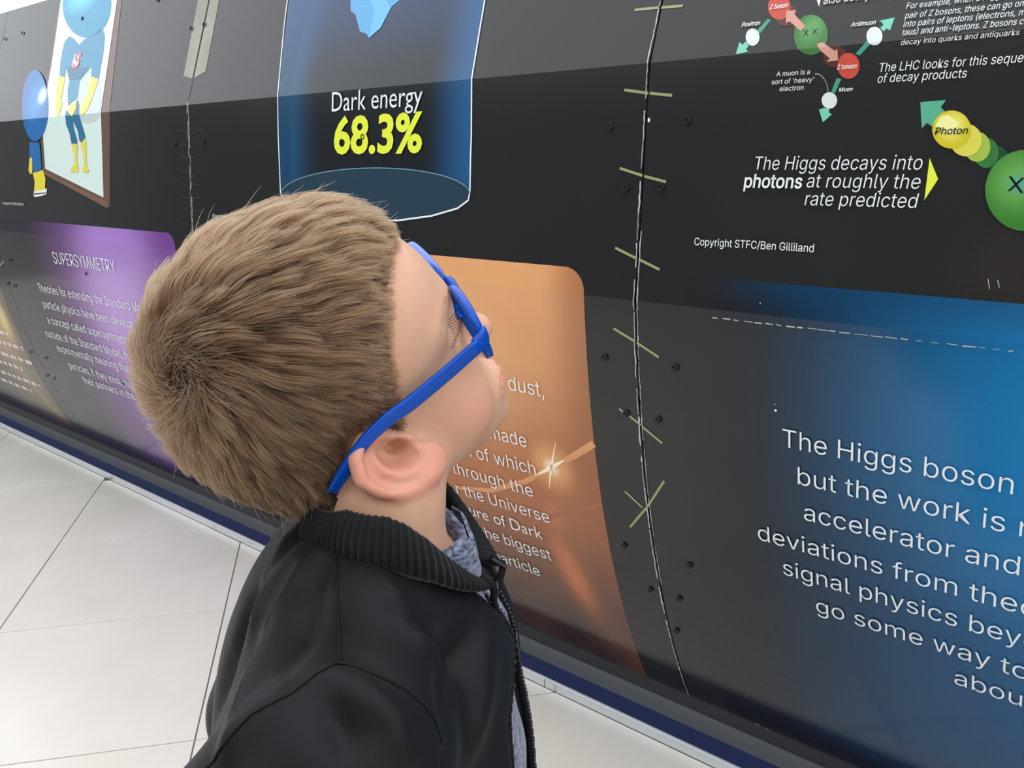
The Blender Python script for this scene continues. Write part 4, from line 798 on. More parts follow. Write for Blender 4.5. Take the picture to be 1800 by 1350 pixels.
purple = (Grad('purple', (40, 32, 42)).ramp('u', -3.45, -2.85, (128, 84, 150)).ramp('u', -2.62, -2.40, (112, 62, 140), .8)
          .glow(-2.80, .70, .42, .55, (186, 150, 214), .9).glow(-2.75, .93, .35, .14, (168, 126, 204), .8)
          .glow(-2.66, .18, .30, .22, (132, 88, 170), .9).ramp('v', .12, .0, (34, 30, 36)).done())
wall_patch('info_block', round_rect(-3.66, -2.369, .0, .985), 0, purple, panels[1])
blue = (Grad('blue', (22, 28, 36)).ramp('u', -.72, -.05, (26, 84, 128)).glow(-.02, .78, .62, .50, (34, 132, 192), .85)
        .glow(-.25, .10, .45, .30, (24, 66, 100), .5).ramp('v', .93, 1.0, (18, 66, 104), .5).ramp('u', -.52, -.735, BLACK).ramp('v', .16, .0, (28, 29, 33)).done())
wall_patch('info_block', [(-.735, 0), (.60, 0), (.60, .990), (-.735, .990)], 0, blue, panels[3])
gold = (Grad('gold', (38, 36, 34)).ramp('u', -4.5, -4.05, (110, 92, 62), .8).glow(-3.93, .56, .10, .16, (240, 214, 140), 1).glow(-4.05, .50, .28, .34, (176, 146, 92), .8)
        .glow(-3.95, .2, .09, .30, (150, 124, 86), .7, .5).ramp('v', .12, .0, (34, 33, 32)).done())
wall_patch('info_block', round_rect(-5.05, -3.81, .0, .985), 0, gold, panels[0])
for sv, xa, xb in ((.490, -4.30, -3.935), (.436, -4.30, -3.86), (.372, -4.35, -3.82), (.318, -4.40, -4.0), (.252, -4.60, -3.89), (.196, -4.70, -4.06)):
    # lines too blurred in the photograph to be read: short broken dashes
    x = xa
    while x < xb:
        w = random.uniform(.03, .09)
        wall_ribbon('blurred_print', [(x, sv), (x + w * .5, sv + .004), (min(x + w, xb), sv)], .018, 2, PRINT['pinkpale'], panels[0])
        x += w + .018

for t in TEXTS:
    wall_text(*t[:7], panels[t[7]])

# pale tape over the upper end of the joint between the two left-hand panels
MAT_TAPE = Grad('cream_tape', (142, 142, 122)).noise(9.0, (112, 114, 92), .8).done()
wall_patch('joint_tape', [(-2.325, 1.41), (-2.276, 1.40), (-2.276, S_TOP), (-2.335, S_TOP)], 1, MAT_TAPE, panels[1])
wall_patch('joint_tape', [(-2.268, 1.40), (-2.215, 1.415), (-2.225, S_TOP), (-2.268, S_TOP)], 1, MAT_TAPE, panels[2])

# torn white vinyl along the joints
MAT_TORN = vinyl('torn_edge', (188, 190, 184))
rt = random.Random(5)
for pi, x, s0, s1 in ((2, -.8335, .0, 1.42), (3, -.8265, .35, 1.0), (1, -2.2745, .9, 1.35), (2, -2.2690, .95, 1.32)):
    s = s0
    while s < s1:
        L = rt.uniform(.015, .07)
        n = 6
        pts = [(x + rt.uniform(-.0009, .0009), s + L * k / n) for k in range(n + 1)]
        w = rt.choice((.0012, .0016, .0022)) * (1.5 if pi != 3 else 1)
        wall_ribbon('torn_edge', pts, [w * rt.uniform(.4, 1.2) for _ in pts], 2, MAT_TORN, panels[pi])
        s += L + rt.choice((0, 0, .004, .02))
# old staple marks left and right of the far joint
for k in range(9):
    s = .98 + k * .035
    for sd, pi in ((-1, 1), (1, 2)):
        xx = -2.272 + sd * rt.uniform(.02, .05)
        wall_ribbon('staple_mark', [(xx - .02, s), (xx, s + .002), (xx + .02, s - .001)], .0022, 1, vinyl('mark', (62, 62, 60)), panels[pi])

# countersunk screws
MAT_SCREW = principled('screw_black', (22, 22, 22), 0.45, 0.5, 0.3)


def screw_mesh(r=.0052):
    n = 14
    rings = [(r * 1.25, .0002), (r * 1.1, .0012), (r * .85, .0011), (r * .6, -.0008)]
    V, F = [], []
    for rr, h in rings:
        for k in range(n):
            a = 2 * math.pi * k / n
            V.append((rr * math.cos(a), rr * math.sin(a), h))
    for q in range(3):
        for k in range(n):
            F.append((q * n + k, q * n + (k + 1) % n, (q + 1) * n + (k + 1) % n, (q + 1) * n + k))
    F.append(tuple(range(3 * n, 4 * n)))
    # cross slot bars
    for a0 in (0, math.pi / 2):
        c, s = math.cos(a0), math.sin(a0)
        b = len(V)
        for px, py in ((-.7, -.12), (.7, -.12), (.7, .12), (-.7, .12)):
            V.append(((px * c - py * s) * r, (px * s + py * c) * r, -.0003))
        F.append((b, b + 1, b + 2, b + 3))
    me = bpy.data.meshes.new('screw')
    me.from_pydata(V, [], F)
    me.materials.append(MAT_SCREW)
    return me


SCREW = screw_mesh()
for x, s in SCREWS:
    pi = sum(1 for q in SEAM[1:-1] if x > q)
    o = bpy.data.objects.new('screw', SCREW)
    i = int(np.clip(np.searchsorted(PS, s) - 1, 0, len(_seg) - 1))
    nn = Vector((0, _SEGN[i][0], _SEGN[i][1]))
    tt = Vector((0, _seg[i][0], _seg[i][1]))
    o.matrix_world = Matrix.Translation(wall_pt(x, s, .0035)) @ Matrix((Vector((1, 0, 0)), tt, nn)).transposed().to_4x4()
    link(o, panels[pi])

far_left = empty('added_wall_left')  # unseen wall added to keep the display wall's low reflections dark
tag(far_left, kind='structure')
MAT_END = principled('added_left_grey', (120, 122, 124), 0.7, 0.3)
for k in range(6):
    bm = bmesh.new()
    box_bm(bm, -16.4, -16.2, -10.5 + 2 * k + .005, -8.5 + 2 * k - .005, 0.0, 4.2)
    finish_bm(bm, 'wall_panel', MAT_END, far_left)

# unseen dark wall added behind the viewer to darken the front wall's reflections
MAT_FAR = principled('added_back_grey', (74, 76, 80), 0.6, 0.3)
far = empty('added_wall_back')
tag(far, kind='structure')
for k in range(12):
    xa = -14 + k * 2.0
    bm = bmesh.new()
    box_bm(bm, xa + .005, xa + 1.995, -4.7, -4.5, 0.0, 3.1)
    finish_bm(bm, 'wall_panel', MAT_FAR, far)

# ================================================================== the boy
# ---- signed-distance sculpting: blended solids -> one continuous surface
def sd_ell(P, c, r):
    q = (P - np.asarray(c, np.float32)) / np.asarray(r, np.float32)
    k0 = np.sqrt((q * q).sum(1))
    q2 = q / np.asarray(r, np.float32)
    k1 = np.sqrt((q2 * q2).sum(1)) + 1e-9
    return k0 * (k0 - 1.0) / k1


def sd_cap(P, a, b, ra, rb):
    a = np.asarray(a, np.float32)
    b = np.asarray(b, np.float32)
    ab = b - a
    t = np.clip(((P - a) @ ab) / float(ab @ ab), 0, 1)
    d = P - a - t[:, None] * ab
    return np.sqrt((d * d).sum(1)) - (ra + (rb - ra) * t)


def sd_path(P, pts, rad):
    d = None
    for i in range(len(pts) - 1):
        e = sd_cap(P, pts[i], pts[i + 1], rad[i], rad[i + 1])
        d = e if d is None else np.minimum(d, e)
    return d


def smin(a, b, k):
    h = np.clip(0.5 + 0.5 * (b - a) / k, 0, 1)
    return b + (a - b) * h - k * h * (1 - h)


def smax(a, b, k):
    return -smin(-a, -b, k)


def surface_nets(fn, lo, hi, h, chunk=400000):
    lo = np.asarray(lo, np.float32)
    n = np.ceil((np.asarray(hi) - lo) / h).astype(int) + 1
    ax = [lo[i] + h * np.arange(n[i], dtype=np.float32) for i in range(3)]
    # coarse pass: only blocks that can hold the surface are sampled finely
    bs = 6
    nb = [-(-int(n[i]) // bs) for i in range(3)]
    cen = [lo[i] + h * (bs * np.arange(nb[i], dtype=np.float32) + (bs - 1) / 2) for i in range(3)]
    Cn = np.stack(np.meshgrid(*cen, indexing='ij'), -1).reshape(-1, 3)
    Dc = fn(Cn)
    D = np.repeat(np.repeat(np.repeat(Dc.reshape(nb), bs, 0), bs, 1), bs, 2)[:n[0], :n[1], :n[2]].copy()
    hot = (np.abs(Dc) < bs * h * 0.87 * 1.8).reshape(nb)
    M = np.repeat(np.repeat(np.repeat(hot, bs, 0), bs, 1), bs, 2)[:n[0], :n[1], :n[2]]
    ijk = np.argwhere(M)
    vals = np.empty(len(ijk), np.float32)
    for i in range(0, len(ijk), chunk):
        vals[i:i + chunk] = fn((lo + h * ijk[i:i + chunk]).astype(np.float32))
    D[tuple(ijk.T)] = vals
    neg = D < 0
    cnt = np.zeros(n - 1, np.int16)
    acc = np.zeros(tuple(n - 1) + (3,), np.float32)
    corners = [(i, j, k) for i in (0, 1) for j in (0, 1) for k in (0, 1)]

    def cs(c):
        return tuple(slice(c[q], c[q] + n[q] - 1) for q in range(3))
    for c in corners:
        for axd in range(3):
            if c[axd]:
                continue
            c2 = list(c)
            c2[axd] = 1
            a, b = D[cs(c)], D[cs(c2)]
            m = neg[cs(c)] != neg[cs(c2)]
            t = np.where(m, a / np.where(m, a - b, 1), 0)
            cnt += m
            for q in range(3):
                acc[..., q] += np.where(m, (t if q == axd else c[q]), 0)
    act = cnt > 0
    idx = -np.ones(n - 1, np.int64)
    cells = np.argwhere(act)
    idx[act] = np.arange(len(cells))
    V = lo + h * (cells + acc[act] / cnt[act][:, None])
    F = []
    for axd in range(3):
        o1, o2 = (axd + 1) % 3, (axd + 2) % 3
        sl = [slice(None)] * 3
        sl2 = [slice(None)] * 3
        sl[axd] = slice(0, n[axd] - 1)
        sl2[axd] = slice(1, n[axd])
        for q in (o1, o2):
            sl[q] = slice(1, n[q] - 1)
            sl2[q] = slice(1, n[q] - 1)
        a, b = neg[tuple(sl)], neg[tuple(sl2)]
        e = np.argwhere(a != b)
        if len(e) == 0:
            continue
        flip = a[tuple(e.T)]
        e = e.copy()
        e[:, o1] += 1
        e[:, o2] += 1
        q = []
        for d1, d2 in ((0, 0), (-1, 0), (-1, -1), (0, -1)):
            cc = e.copy()
            cc[:, o1] += d1
            cc[:, o2] += d2
            q.append(idx[tuple(cc.T)])
        q = np.stack(q, 1)
        q[~flip] = q[~flip][:, ::-1]
        F.append(q)
    return V.astype(np.float32), np.concatenate(F)[:, ::-1]


def grad(fn, P, e=0.0008):
    g = np.stack([fn(P + np.eye(3, dtype=np.float32)[i] * e) - fn(P - np.eye(3, dtype=np.float32)[i] * e) for i in range(3)], 1)
    return g / (np.linalg.norm(g, axis=1)[:, None] + 1e-9)


# ---- frames
HEAD_O = np.array([-0.46574113, 0.35751401, 1.11757974])
HEAD_R = np.array([[0.47083182, -0.87752858, 0.09088999],
                   [0.76638085, 0.35579892, -0.5348528],
                   [0.43701006, 0.32148206, 0.84004255]])     # columns: forward, left, up
PSI = math.radians(44.0)
BODY_O = np.array([-0.416, 0.368, 1.020])                      # base of the neck
BODY_R = np.array([[math.cos(PSI), -math.sin(PSI), 0], [math.sin(PSI), math.cos(PSI), 0], [0, 0, 1]])


def mat4(R, o):
    return Matrix(((R[0, 0], R[0, 1], R[0, 2], o[0]), (R[1, 0], R[1, 1], R[1, 2], o[1]), (R[2, 0], R[2, 1], R[2, 2], o[2]), (0, 0, 0, 1)))


def b2h(p):
    """body frame -> head frame"""
    w = BODY_R @ np.asarray(p) + BODY_O
    return HEAD_R.T @ (w - HEAD_O)


NECK_LO = b2h((-0.016, 0, -0.05))
NECK_MID = b2h((-0.016, 0, 0.012))
NECK_HI = np.array([-0.030, 0, -0.052])
CLAV = [b2h((0.030, -0.012, -0.060)), b2h((-0.01, -0.10, -0.055)), b2h((0.030, 0.012, -0.060)), b2h((-0.01, 0.10, -0.055))]
CHEST = b2h((-0.02, 0, -0.115))

# ear outline in the ear's own plane (a = up along the ear, b = towards the face), metres
EAR_C = np.array([-0.007, 0.0735, -0.036])
EAR_K = 1.07


def ear_frame(side):
    tilt = math.radians(40)
    up = np.array([-math.sin(tilt), 0, math.cos(tilt)])
    fw = np.array([math.cos(tilt), 0, math.sin(tilt)])
    out = np.array([0, side, 0.0])
    # rear edge stands away from the skull
    fl = math.radians(36)
    fw2 = fw * math.cos(fl) - out * math.sin(fl)
    out2 = out * math.cos(fl) + fw * math.sin(fl)
    c = EAR_C * np.array([1, side, 1])
    return c, up, fw2, out2


def sd_ear(P, side):
    c, up, fw, out = ear_frame(side)
    d = P - c.astype(np.float32)
    L = (np.stack([d @ up, d @ fw, d @ out], 1) / EAR_K).astype(np.float32)   # (a, b, n)
    n0 = 0.009
    plate = sd_ell(L, (0.001, -0.002, n0 - 0.003), (0.027, 0.0180, 0.0055))
    helix = [(0.002, 0.013, n0 - .003), (0.014, 0.0140, n0), (0.0235, 0.008, n0 + .002), (0.0265, -0.003, n0 + .003), (0.021, -0.0140, n0 + .003),
             (0.009, -0.0185, n0 + .003), (-0.005, -0.0180, n0 + .003), (-0.016, -0.013, n0 + .002), (-0.024, -0.004, n0 + .002)]
    tube = sd_path(L, helix, [.003, .0040, .0046, .0046, .0044, .0042, .0042, .0044, .0046])
    e = smin(plate, tube, .004)
    lobe = sd_ell(L, (-0.0245, 0.004, n0 + .001), (0.0115, 0.0115, 0.0048))
    e = smin(e, lobe, .009)
    e = smin(e, sd_ell(L, (-0.004, 0.008, n0 - .014), (0.022, 0.0085, 0.010)), .005)      # root on the skull
    groove = sd_path(L, [(0.019, 0.000, n0 + .005), (0.0145, -0.0095, n0 + .006), (0.003, -0.0132, n0 + .006), (-0.009, -0.0110, n0 + .006)], [.0042, .0040, .0036, .0020])
    e = smax(e, -groove, .003)
    concha = sd_ell(L, (0.000, 0.0045, n0 + .005), (0.0140, 0.0090, 0.0125))
    e = smax(e, -concha, .003)
    anti = sd_path(L, [(0.012, -0.001, n0 + .000), (0.008, -0.0070, n0 + .002), (-0.003, -0.0085, n0 + .003), (-0.013, -0.004, n0 + .003)], [.0015, .0022, .0026, .0030])
    e = smin(e, anti, .003)
    tragus = sd_ell(L, (-0.006, 0.0150, n0 + .000), (0.0060, 0.0034, 0.0042))
    return smin(e, tragus, .004) * EAR_K


def head_core(P):
    """skull, face and neck without the ears"""
    A = np.abs(P[:, 1])
    Q = np.stack([P[:, 0], A, P[:, 2]], 1)
    d = sd_ell(P, (-0.016, 0, 0.022), (0.089, 0.0715, 0.077))
    d = smin(d, sd_ell(P, (-0.046, 0, -0.012), (0.052, 0.058, 0.047)), .03)          # back of the head
    d = smin(d, sd_ell(P, (0.022, 0, 0.014), (0.0555, 0.056, 0.056)), .03)
    d = smin(d, sd_ell(P, (0.025, 0, -0.040), (0.056, 0.055, 0.060)), .03)
    d = smin(d, sd_ell(Q, (0.047, 0.034, -0.062), (0.030, 0.026, 0.028)), .025)      # cheeks
    d = smin(d, sd_cap(Q, (-0.002, 0.050, -0.066), (0.058, 0.014, -0.102), .016, .016), .022)   # jaw
    d = smin(d, sd_ell(P, (0.078, 0, -0.105), (0.016, 0.019, 0.014)), .016)          # chin
    d = smin(d, sd_ell(P, (0.074, 0, -0.082), (0.019, 0.026, 0.020)), .018)          # mouth mound
    d = smin(d, sd_cap(Q, (0.074, 0.012, 0.014), (0.058, 0.042, 0.009), .006, .005), .016)     # brow
    d = smax(d, -sd_ell(Q, (0.088, 0.037, -0.007), (0.023, 0.021, 0.014)), .012)     # eye sockets
    d = smin(d, sd_ell(Q, (0.0590, 0.0310, -0.007), (0.0135, 0.0150, 0.0120)), .006)  # lids
    d = smin(d, sd_cap(P, (0.074, 0, 0.004), (0.094, 0, -0.034), .0064, .0085), .012)          # nose
    d = smin(d, sd_ell(P, (0.0955, 0, -0.038), (0.0095, 0.0098, 0.0088)), .006)
    d = smin(d, sd_ell(Q, (0.087, 0.0105, -0.043), (0.0088, 0.0064, 0.0068)), .006)
    d = smax(d, -sd_ell(Q, (0.0935, 0.0060, -0.0482), (0.0042, 0.0032, 0.0035)), .003)
    d = smin(d, sd_cap(Q, (0.0935, 0.004, -0.0765), (0.0820, 0.021, -0.0805), .0048, .0030), .006)   # upper lip
    d = smin(d, sd_cap(Q, (0.0915, 0.000, -0.0868), (0.0810, 0.019, -0.0830), .0058, .0030), .006)   # lower lip
    d = smax(d, -sd_cap(Q, (0.0985, 0.0, -0.0815), (0.0830, 0.023, -0.0815), .0016, .0012), .003)
    nk = sd_cap(P, NECK_HI, NECK_MID, .042, .037)
    nk = smin(nk, sd_cap(P, NECK_MID, NECK_LO, .037, .043), .02)
    for a, b in ((0, 1), (2, 3)):
        nk = smin(nk, sd_cap(P, CLAV[a], CLAV[b], .012, .022), .02)
    nk = smin(nk, sd_ell(P, CHEST, (.07, .09, .075)), .04)
    # muscle from behind the ear to the pit of the neck
    nk = smin(nk, sd_cap(P, (-0.030, -0.052, -0.060), CLAV[0], .012, .008), .022)
    nk = smin(nk, sd_cap(P, (-0.030, 0.052, -0.060), CLAV[2], .012, .008), .022)
    return smin(d, nk, .020)


def head_sdf(P):
    d = head_core(P)
    for side in (-1, 1):
        m = np.abs(P[:, 1] - side * 0.080) < 0.035
        if m.any():
            sub = P[m]
            c, up, fw, out = ear_frame(side)
            q = sub - c.astype(np.float32)
            L = (np.stack([q @ up, q @ fw, q @ out], 1) / EAR_K).astype(np.float32)
            hollow = np.minimum(sd_ell(L, (0.001, 0.0045, 0.013), (0.0120, 0.0080, 0.0150)), sd_ell(L, (-0.003, 0.009, 0.004), (.005, .005, .011))) * EAR_K
            d[m] = smax(smin(d[m], sd_ear(sub, side), .005), -hollow, .003)
    return d


# ---- skin
def skin_material():
    m = principled('skin', (226, 172, 146), 0.45, 0.4)
    nt = m.node_tree
    b = nt.nodes['Principled BSDF']
    at = nt.nodes.new('ShaderNodeAttribute')
    at.attribute_name = 'flush'
    mx = nt.nodes.new('ShaderNodeMix')
    mx.data_type = 'RGBA'
    mx.inputs[6].default_value = lin(SKIN_BASE)
    mx.inputs[7].default_value = lin(SKIN_FLUSH)
    nt.links.new(at.outputs['Fac'], mx.inputs[0])
    nz = nt.nodes.new('ShaderNodeTexNoise')
    nz.inputs['Scale'].default_value = 55.0
    nz.inputs['Detail'].default_value = 4.0
    mx2 = nt.nodes.new('ShaderNodeMix')
    mx2.data_type = 'RGBA'
    mx2.blend_type = 'MULTIPLY'
    mr = nt.nodes.new('ShaderNodeMapRange')
    mr.inputs[1].default_value, mr.inputs[2].default_value = 0.35, 0.65
    mr.inputs[3].default_value, mr.inputs[4].default_value = 0.0, 0.12
    tc = nt.nodes.new('ShaderNodeTexCoord')
    nt.links.new(tc.outputs['Object'], nz.inputs['Vector'])
    nt.links.new(nz.outputs[0], mr.inputs[0])
    nt.links.new(mr.outputs[0], mx2.inputs[0])
    nt.links.new(mx.outputs[2], mx2.inputs[6])
    mx2.inputs[7].default_value = lin((236, 190, 170))
    nt.links.new(mx2.outputs[2], b.inputs['Base Color'])
    b.inputs['Subsurface Weight'].default_value = 0.35
    b.inputs['Subsurface Radius'].default_value = (1.0, 0.35, 0.2)
    b.inputs['Subsurface Scale'].default_value = 0.004
    return m


SKIN_BASE = (208, 164, 136)
SKIN_FLUSH = (214, 150, 127)
MAT_SKIN = skin_material()
boy = empty('person', (float(BODY_O[0]) - .02, float(BODY_O[1]) - .02, 0.0))
tag(boy, 'boy in black bomber jacket and blue glasses looking up at the wall', 'person')
BINV = Matrix.Translation(boy.location).inverted()


def to_world(V, R, o):
    return np.asarray(V) @ np.asarray(R).T + o


def boy_mesh(name, Vw, F, mat, parent=None, smooth=True):
    p = parent or boy
    base = np.array(boy.location)
    return np_mesh(name, np.asarray(Vw) - base, F, mat, p, smooth)


HV, HF = surface_nets(head_sdf, (-0.125, -0.115, -0.215), (0.128, 0.115, 0.112), 0.0021)


def gauss(P, c, r):
    d = (P - np.asarray(c)) / np.asarray(r)
    return np.exp(-(d * d).sum(1))


flush = 0.0 * HV[:, 0]
for sd in (-1, 1):
    flush += np.clip(1 - sd_ear(HV, sd) / .004, 0, 1) * np.clip((sd * HV[:, 1] - .0695) / .009, 0, 1)
    flush += 0.55 * gauss(HV, (.058, sd * .046, -.052), (.03, .03, .03))
flush += 0.8 * gauss(HV, (.094, 0, -.082), (.012, .022, .009)) + 0.4 * gauss(HV, (.098, 0, -.038), (.012, .014, .012))

# the rest of the body under the clothes: trunk, arms with hands, legs (coarser, joined into the same mesh)
SHO = {-1: (-0.030, -0.122, -0.085), 1: (-0.030, 0.122, -0.085)}
ELB = {-1: (-0.105, -0.178, -0.265), 1: (-0.100, 0.178, -0.265)}
WRI = {-1: (-0.030, -0.187, -0.440), 1: (-0.030, 0.187, -0.440)}
HIPZ = -0.44


def hand_sdf(P, side):
    w = np.array(WRI[side])
    d = sd_cap(P, w, w + (.012, 0, -.030), .016, .021)
    d = smin(d, sd_ell(P, w + (.016, 0, -.040), (.026, .012, .030)), .012)
    for k, (fx, ln) in enumerate(((.034, .042), (.022, .049), (.009, .047), (-.004, .038))):
        k0 = w + (fx, 0, -.060)
        k1 = k0 + (.004, -side * .006, -ln * .45)
        k2 = k1 + (.002, -side * .014, -ln * .45)
        d = smin(d, sd_path(P, [k0, k1, k2], [.0066, .0062, .0052]), .004)
    t0 = w + (.030, -side * .004, -.030)
    d = smin(d, sd_path(P, [t0, t0 + (.014, -side * .008, -.016), t0 + (.018, -side * .012, -.034)], [.0085, .0072, .0058]), .006)
    return d


def body_sdf(P):
    d = sd_ell(P, (-0.02, 0, -0.20), (.078, .115, .17))
    d = smin(d, sd_ell(P, (-0.02, 0, -0.40), (.080, .112, .09)), .05)
    for s in (-1, 1):
        d = smin(d, sd_path(P, [SHO[s], ELB[s], WRI[s]], [.040, .032, .023]), .03)
        d = smin(d, hand_sdf(P, s), .008)
        d = smin(d, sd_path(P, [(-.02, s * .060, -.45), (-.01, s * .066, -.70), (-.03, s * .068, -.975)], [.066, .045, .030]), .03)
    return d


BV, BF = surface_nets(body_sdf, (-.14, -.235, -1.005), (.12, .235, -.02), 0.0055)
HVw = to_world(HV, HEAD_R, HEAD_O)
BVw = to_world(BV, BODY_R, BODY_O)
body = boy_mesh('body', np.concatenate([HVw, BVw]), np.concatenate([HF, BF + len(HV)]), MAT_SKIN)
fa = body.data.attributes.new('flush', 'FLOAT', 'POINT')
fa.data.foreach_set('value', np.concatenate([np.clip(flush, 0, 1), np.zeros(len(BV))]).astype(np.float32))

# ---- jacket
def nylon(name, rgb, rough, spec, sheen=0.0):
    m = principled(name, rgb, rough, spec)
    nt = m.node_tree
    b = nt.nodes['Principled BSDF']
    tc = nt.nodes.new('ShaderNodeTexCoord')
    nz = nt.nodes.new('ShaderNodeTexNoise')
    nz.inputs['Scale'].default_value = 900.0
    bp = nt.nodes.new('ShaderNodeBump')
    bp.inputs['Strength'].default_value = 0.12
    bp.inputs['Distance'].default_value = 0.0006
    nt.links.new(tc.outputs['Object'], nz.inputs['Vector'])
    nt.links.new(nz.outputs[0], bp.inputs['Height'])
    nt.links.new(bp.outputs[0], b.inputs['Normal'])
    b.inputs['Sheen Weight'].default_value = sheen
    b.inputs['Sheen Roughness'].default_value = 0.4
    return m


MAT_JACKET = nylon('jacket_nylon', (22, 22, 24), 0.5, 0.14, 0.02)
MAT_RIB = nylon('rib_knit', (20, 20, 22), 0.8, 0.2, 0.15)


def torso_sdf(P):
    d = sd_ell(P, (-0.026, 0, -0.235), (.112, .150, .235))
    d = smin(d, sd_ell(P, (-0.032, 0, -0.34), (.108, .140, .13)), .05)
    for s in (-1, 1):
        d = smin(d, sd_cap(P, (-0.034, s * .045, -0.052), (-0.034, s * .128, -0.088), .052, .055), .03)
    d = smin(d, sd_ell(P, (0.012, 0, -0.095), (.050, .085, .055)), .03)
    d = smin(d, sd_ell(P, (-0.060, 0, -0.125), (.060, .10, .095)), .05)
    return d


def half_open(u, sd=1):
    """how far the open front reaches from the centre line at height u: right edge (sd -1), left edge (sd 1)"""
    if sd < 0:
        return np.interp(u, [-.46, -.30, -.17, -.125, -.09, -.06, -.02, .05], [.084, .082, .074, .056, .016, .024, .032, .040])
    return np.interp(u, [-.46, -.30, -.17, -.095, -.06, -.02, .05], [.028, .026, .022, .010, .007, .010, .020])


def jacket_sdf(P):
    d = torso_sdf(P)
    for s in (-1, 1):
        sl = sd_path(P, [(-0.032, s * .132, -0.092), (-0.090, s * .160, -0.150), (-0.145, s * .186, -0.275), (-0.040, s * .195, -0.432)], [.060, .067, .062, .044])
        d = smin(d, sl, .022)
    # neck hole
    d = smax(d, -sd_cap(P, (-0.012, 0, -0.06), (-0.012, 0, 0.10), .056, .062), .008)
    # open front
    y = P[:, 1] + .003
    w = np.where(y < 0, half_open(P[:, 2], -1), half_open(P[:, 2], 1)).astype(np.float32)
    slot = np.maximum(np.abs(y) - w, -(P[:, 0] - 0.005))
    d = smax(d, -slot, .007)
    # hem and cuffs
    d = smax(d, -(P[:, 2] + .455), .006)
    return d


def fold_field(V, folds):
    """ridges (+) and valleys (-) along polylines: (points, width, height)"""
    out = np.zeros(len(V), np.float32)
    for pts, wd, am in folds:
        am = am * 1.25
        pts = np.asarray(pts, np.float32)
        best = np.full(len(V), 1e9, np.float32)
        tt = np.zeros(len(V), np.float32)
        n = len(pts) - 1
        for i in range(n):
            a, b = pts[i], pts[i + 1]
            ab = b - a
            t = np.clip(((V - a) @ ab) / float(ab @ ab), 0, 1)
            dd = np.linalg.norm(V - a - t[:, None] * ab, axis=1)
            m = dd < best
            best[m] = dd[m]
            tt[m] = (i + t[m]) / n
        taper = np.sin(np.pi * np.clip(tt * .86 + .10, 0, 1)) ** 0.6
        out += am * taper * np.exp(-(best / wd) ** 2)
    return out


FOLDS = [
    # pleats fanning out from the collar over the shoulder blade
    ([(-.0516, -.0528, -.0006), (-.0586, -.0675, -.0088), (-.0668, -.0811, -.0198), (-.0748, -.095, -.0335)], .006, .0045),
    ([(-.0567, -.0449, -.001), (-.0674, -.0559, -.0086), (-.0799, -.0667, -.0232), (-.0891, -.0767, -.0397)], .007, .0050),
    ([(-.0472, -.0624, -.0026), (-.0472, -.0761, -.0087), (-.0499, -.0936, -.0175), (-.0546, -.1153, -.0261)], .006, -.0045),
    ([(-.0736, -.0026, -.0094), (-.0782, -.0366, -.0116), (-.0854, -.0572, -.0241)], .007, .0040),
    ([(-.0926, -.0594, -.034), (-.1075, -.0668, -.0675), (-.1266, -.0518, -.1166)], .009, -.0060),
    ([(-.0649, -.0929, -.0243), (-.0757, -.1228, -.0413), (-.0815, -.1544, -.0569)], .010, .0060),
    ([(-.0443, -.099, -.0183), (-.0504, -.1218, -.0259), (-.0592, -.1415, -.0335)], .009, -.0050),
    # chest
    ([(-.021, -.0738, -.0073), (-.0039, -.0892, -.0219), (.012, -.0966, -.0402), (.0273, -.0894, -.0657)], .010, .0060),
    ([(-.0005, -.094, -.0266), (.018, -.0886, -.0452), (.0305, -.085, -.0706)], .008, -.0070),
    ([(.0414, -.0413, -.0578), (.0307, -.078, -.0635), (.0248, -.1239, -.0632), (.0263, -.1492, -.0769)], .010, -.0060),
    ([(.045, -.055, -.075), (.040, -.085, -.095), (.033, -.11, -.12)], .012, .0060),
    # sleeve
    ([(-.0258, -.1491, -.0303), (-.0136, -.1591, -.0374), (.0005, -.1637, -.048), (.006, -.1702, -.0599)], .008, .0060),
    ([(-.0358, -.1609, -.035), (-.0235, -.1742, -.0456), (-.0177, -.1824, -.0573)], .009, -.0060),
    ([(-.0599, -.1543, -.0382), (-.0739, -.1607, -.0527), (-.0822, -.1662, -.0662)], .009, .0060),
    ([(.010, -.160, -.075), (.000, -.190, -.10), (-.03, -.215, -.13)], .011, -.0060),
    ([(-.095, -.160, -.085), (-.09, -.200, -.12), (-.06, -.228, -.16)], .012, .0060),
    # mirrored on the far side
    ([(-.0516, .0528, -.0006), (-.0668, .0811, -.0198), (-.0748, .095, -.0335)], .007, .0045),
    ([(-.021, .0738, -.0073), (.012, .0966, -.0402), (.0273, .0894, -.0657)], .010, .0050),
]
JV, JF = surface_nets(jacket_sdf, (-.24, -.285, -.47), (.11, .285, .02), 0.0034)
JN = grad(jacket_sdf, JV)
from mathutils import noise as mnoise
_nz = np.array([mnoise.noise(Vector((float(v[0]) * 9, float(v[1]) * 9, float(v[2]) * 5))) for v in JV], np.float32)
_nz2 = np.array([mnoise.noise(Vector((float(v[0]) * 26 + 5, float(v[1]) * 22, float(v[2]) * 14))) for v in JV], np.float32)
_disp = fold_field(JV, FOLDS) + _nz * .0045 + _nz2 * .0022
JV2 = JV + JN * _disp[:, None]
jacket = boy_mesh('jacket', to_world(JV2, BODY_R, BODY_O), JF, MAT_JACKET)
tag(jacket, 'black nylon bomber jacket')
_sm = jacket.modifiers.new('smooth', 'SMOOTH')
_sm.factor, _sm.iterations = 0.5, 2


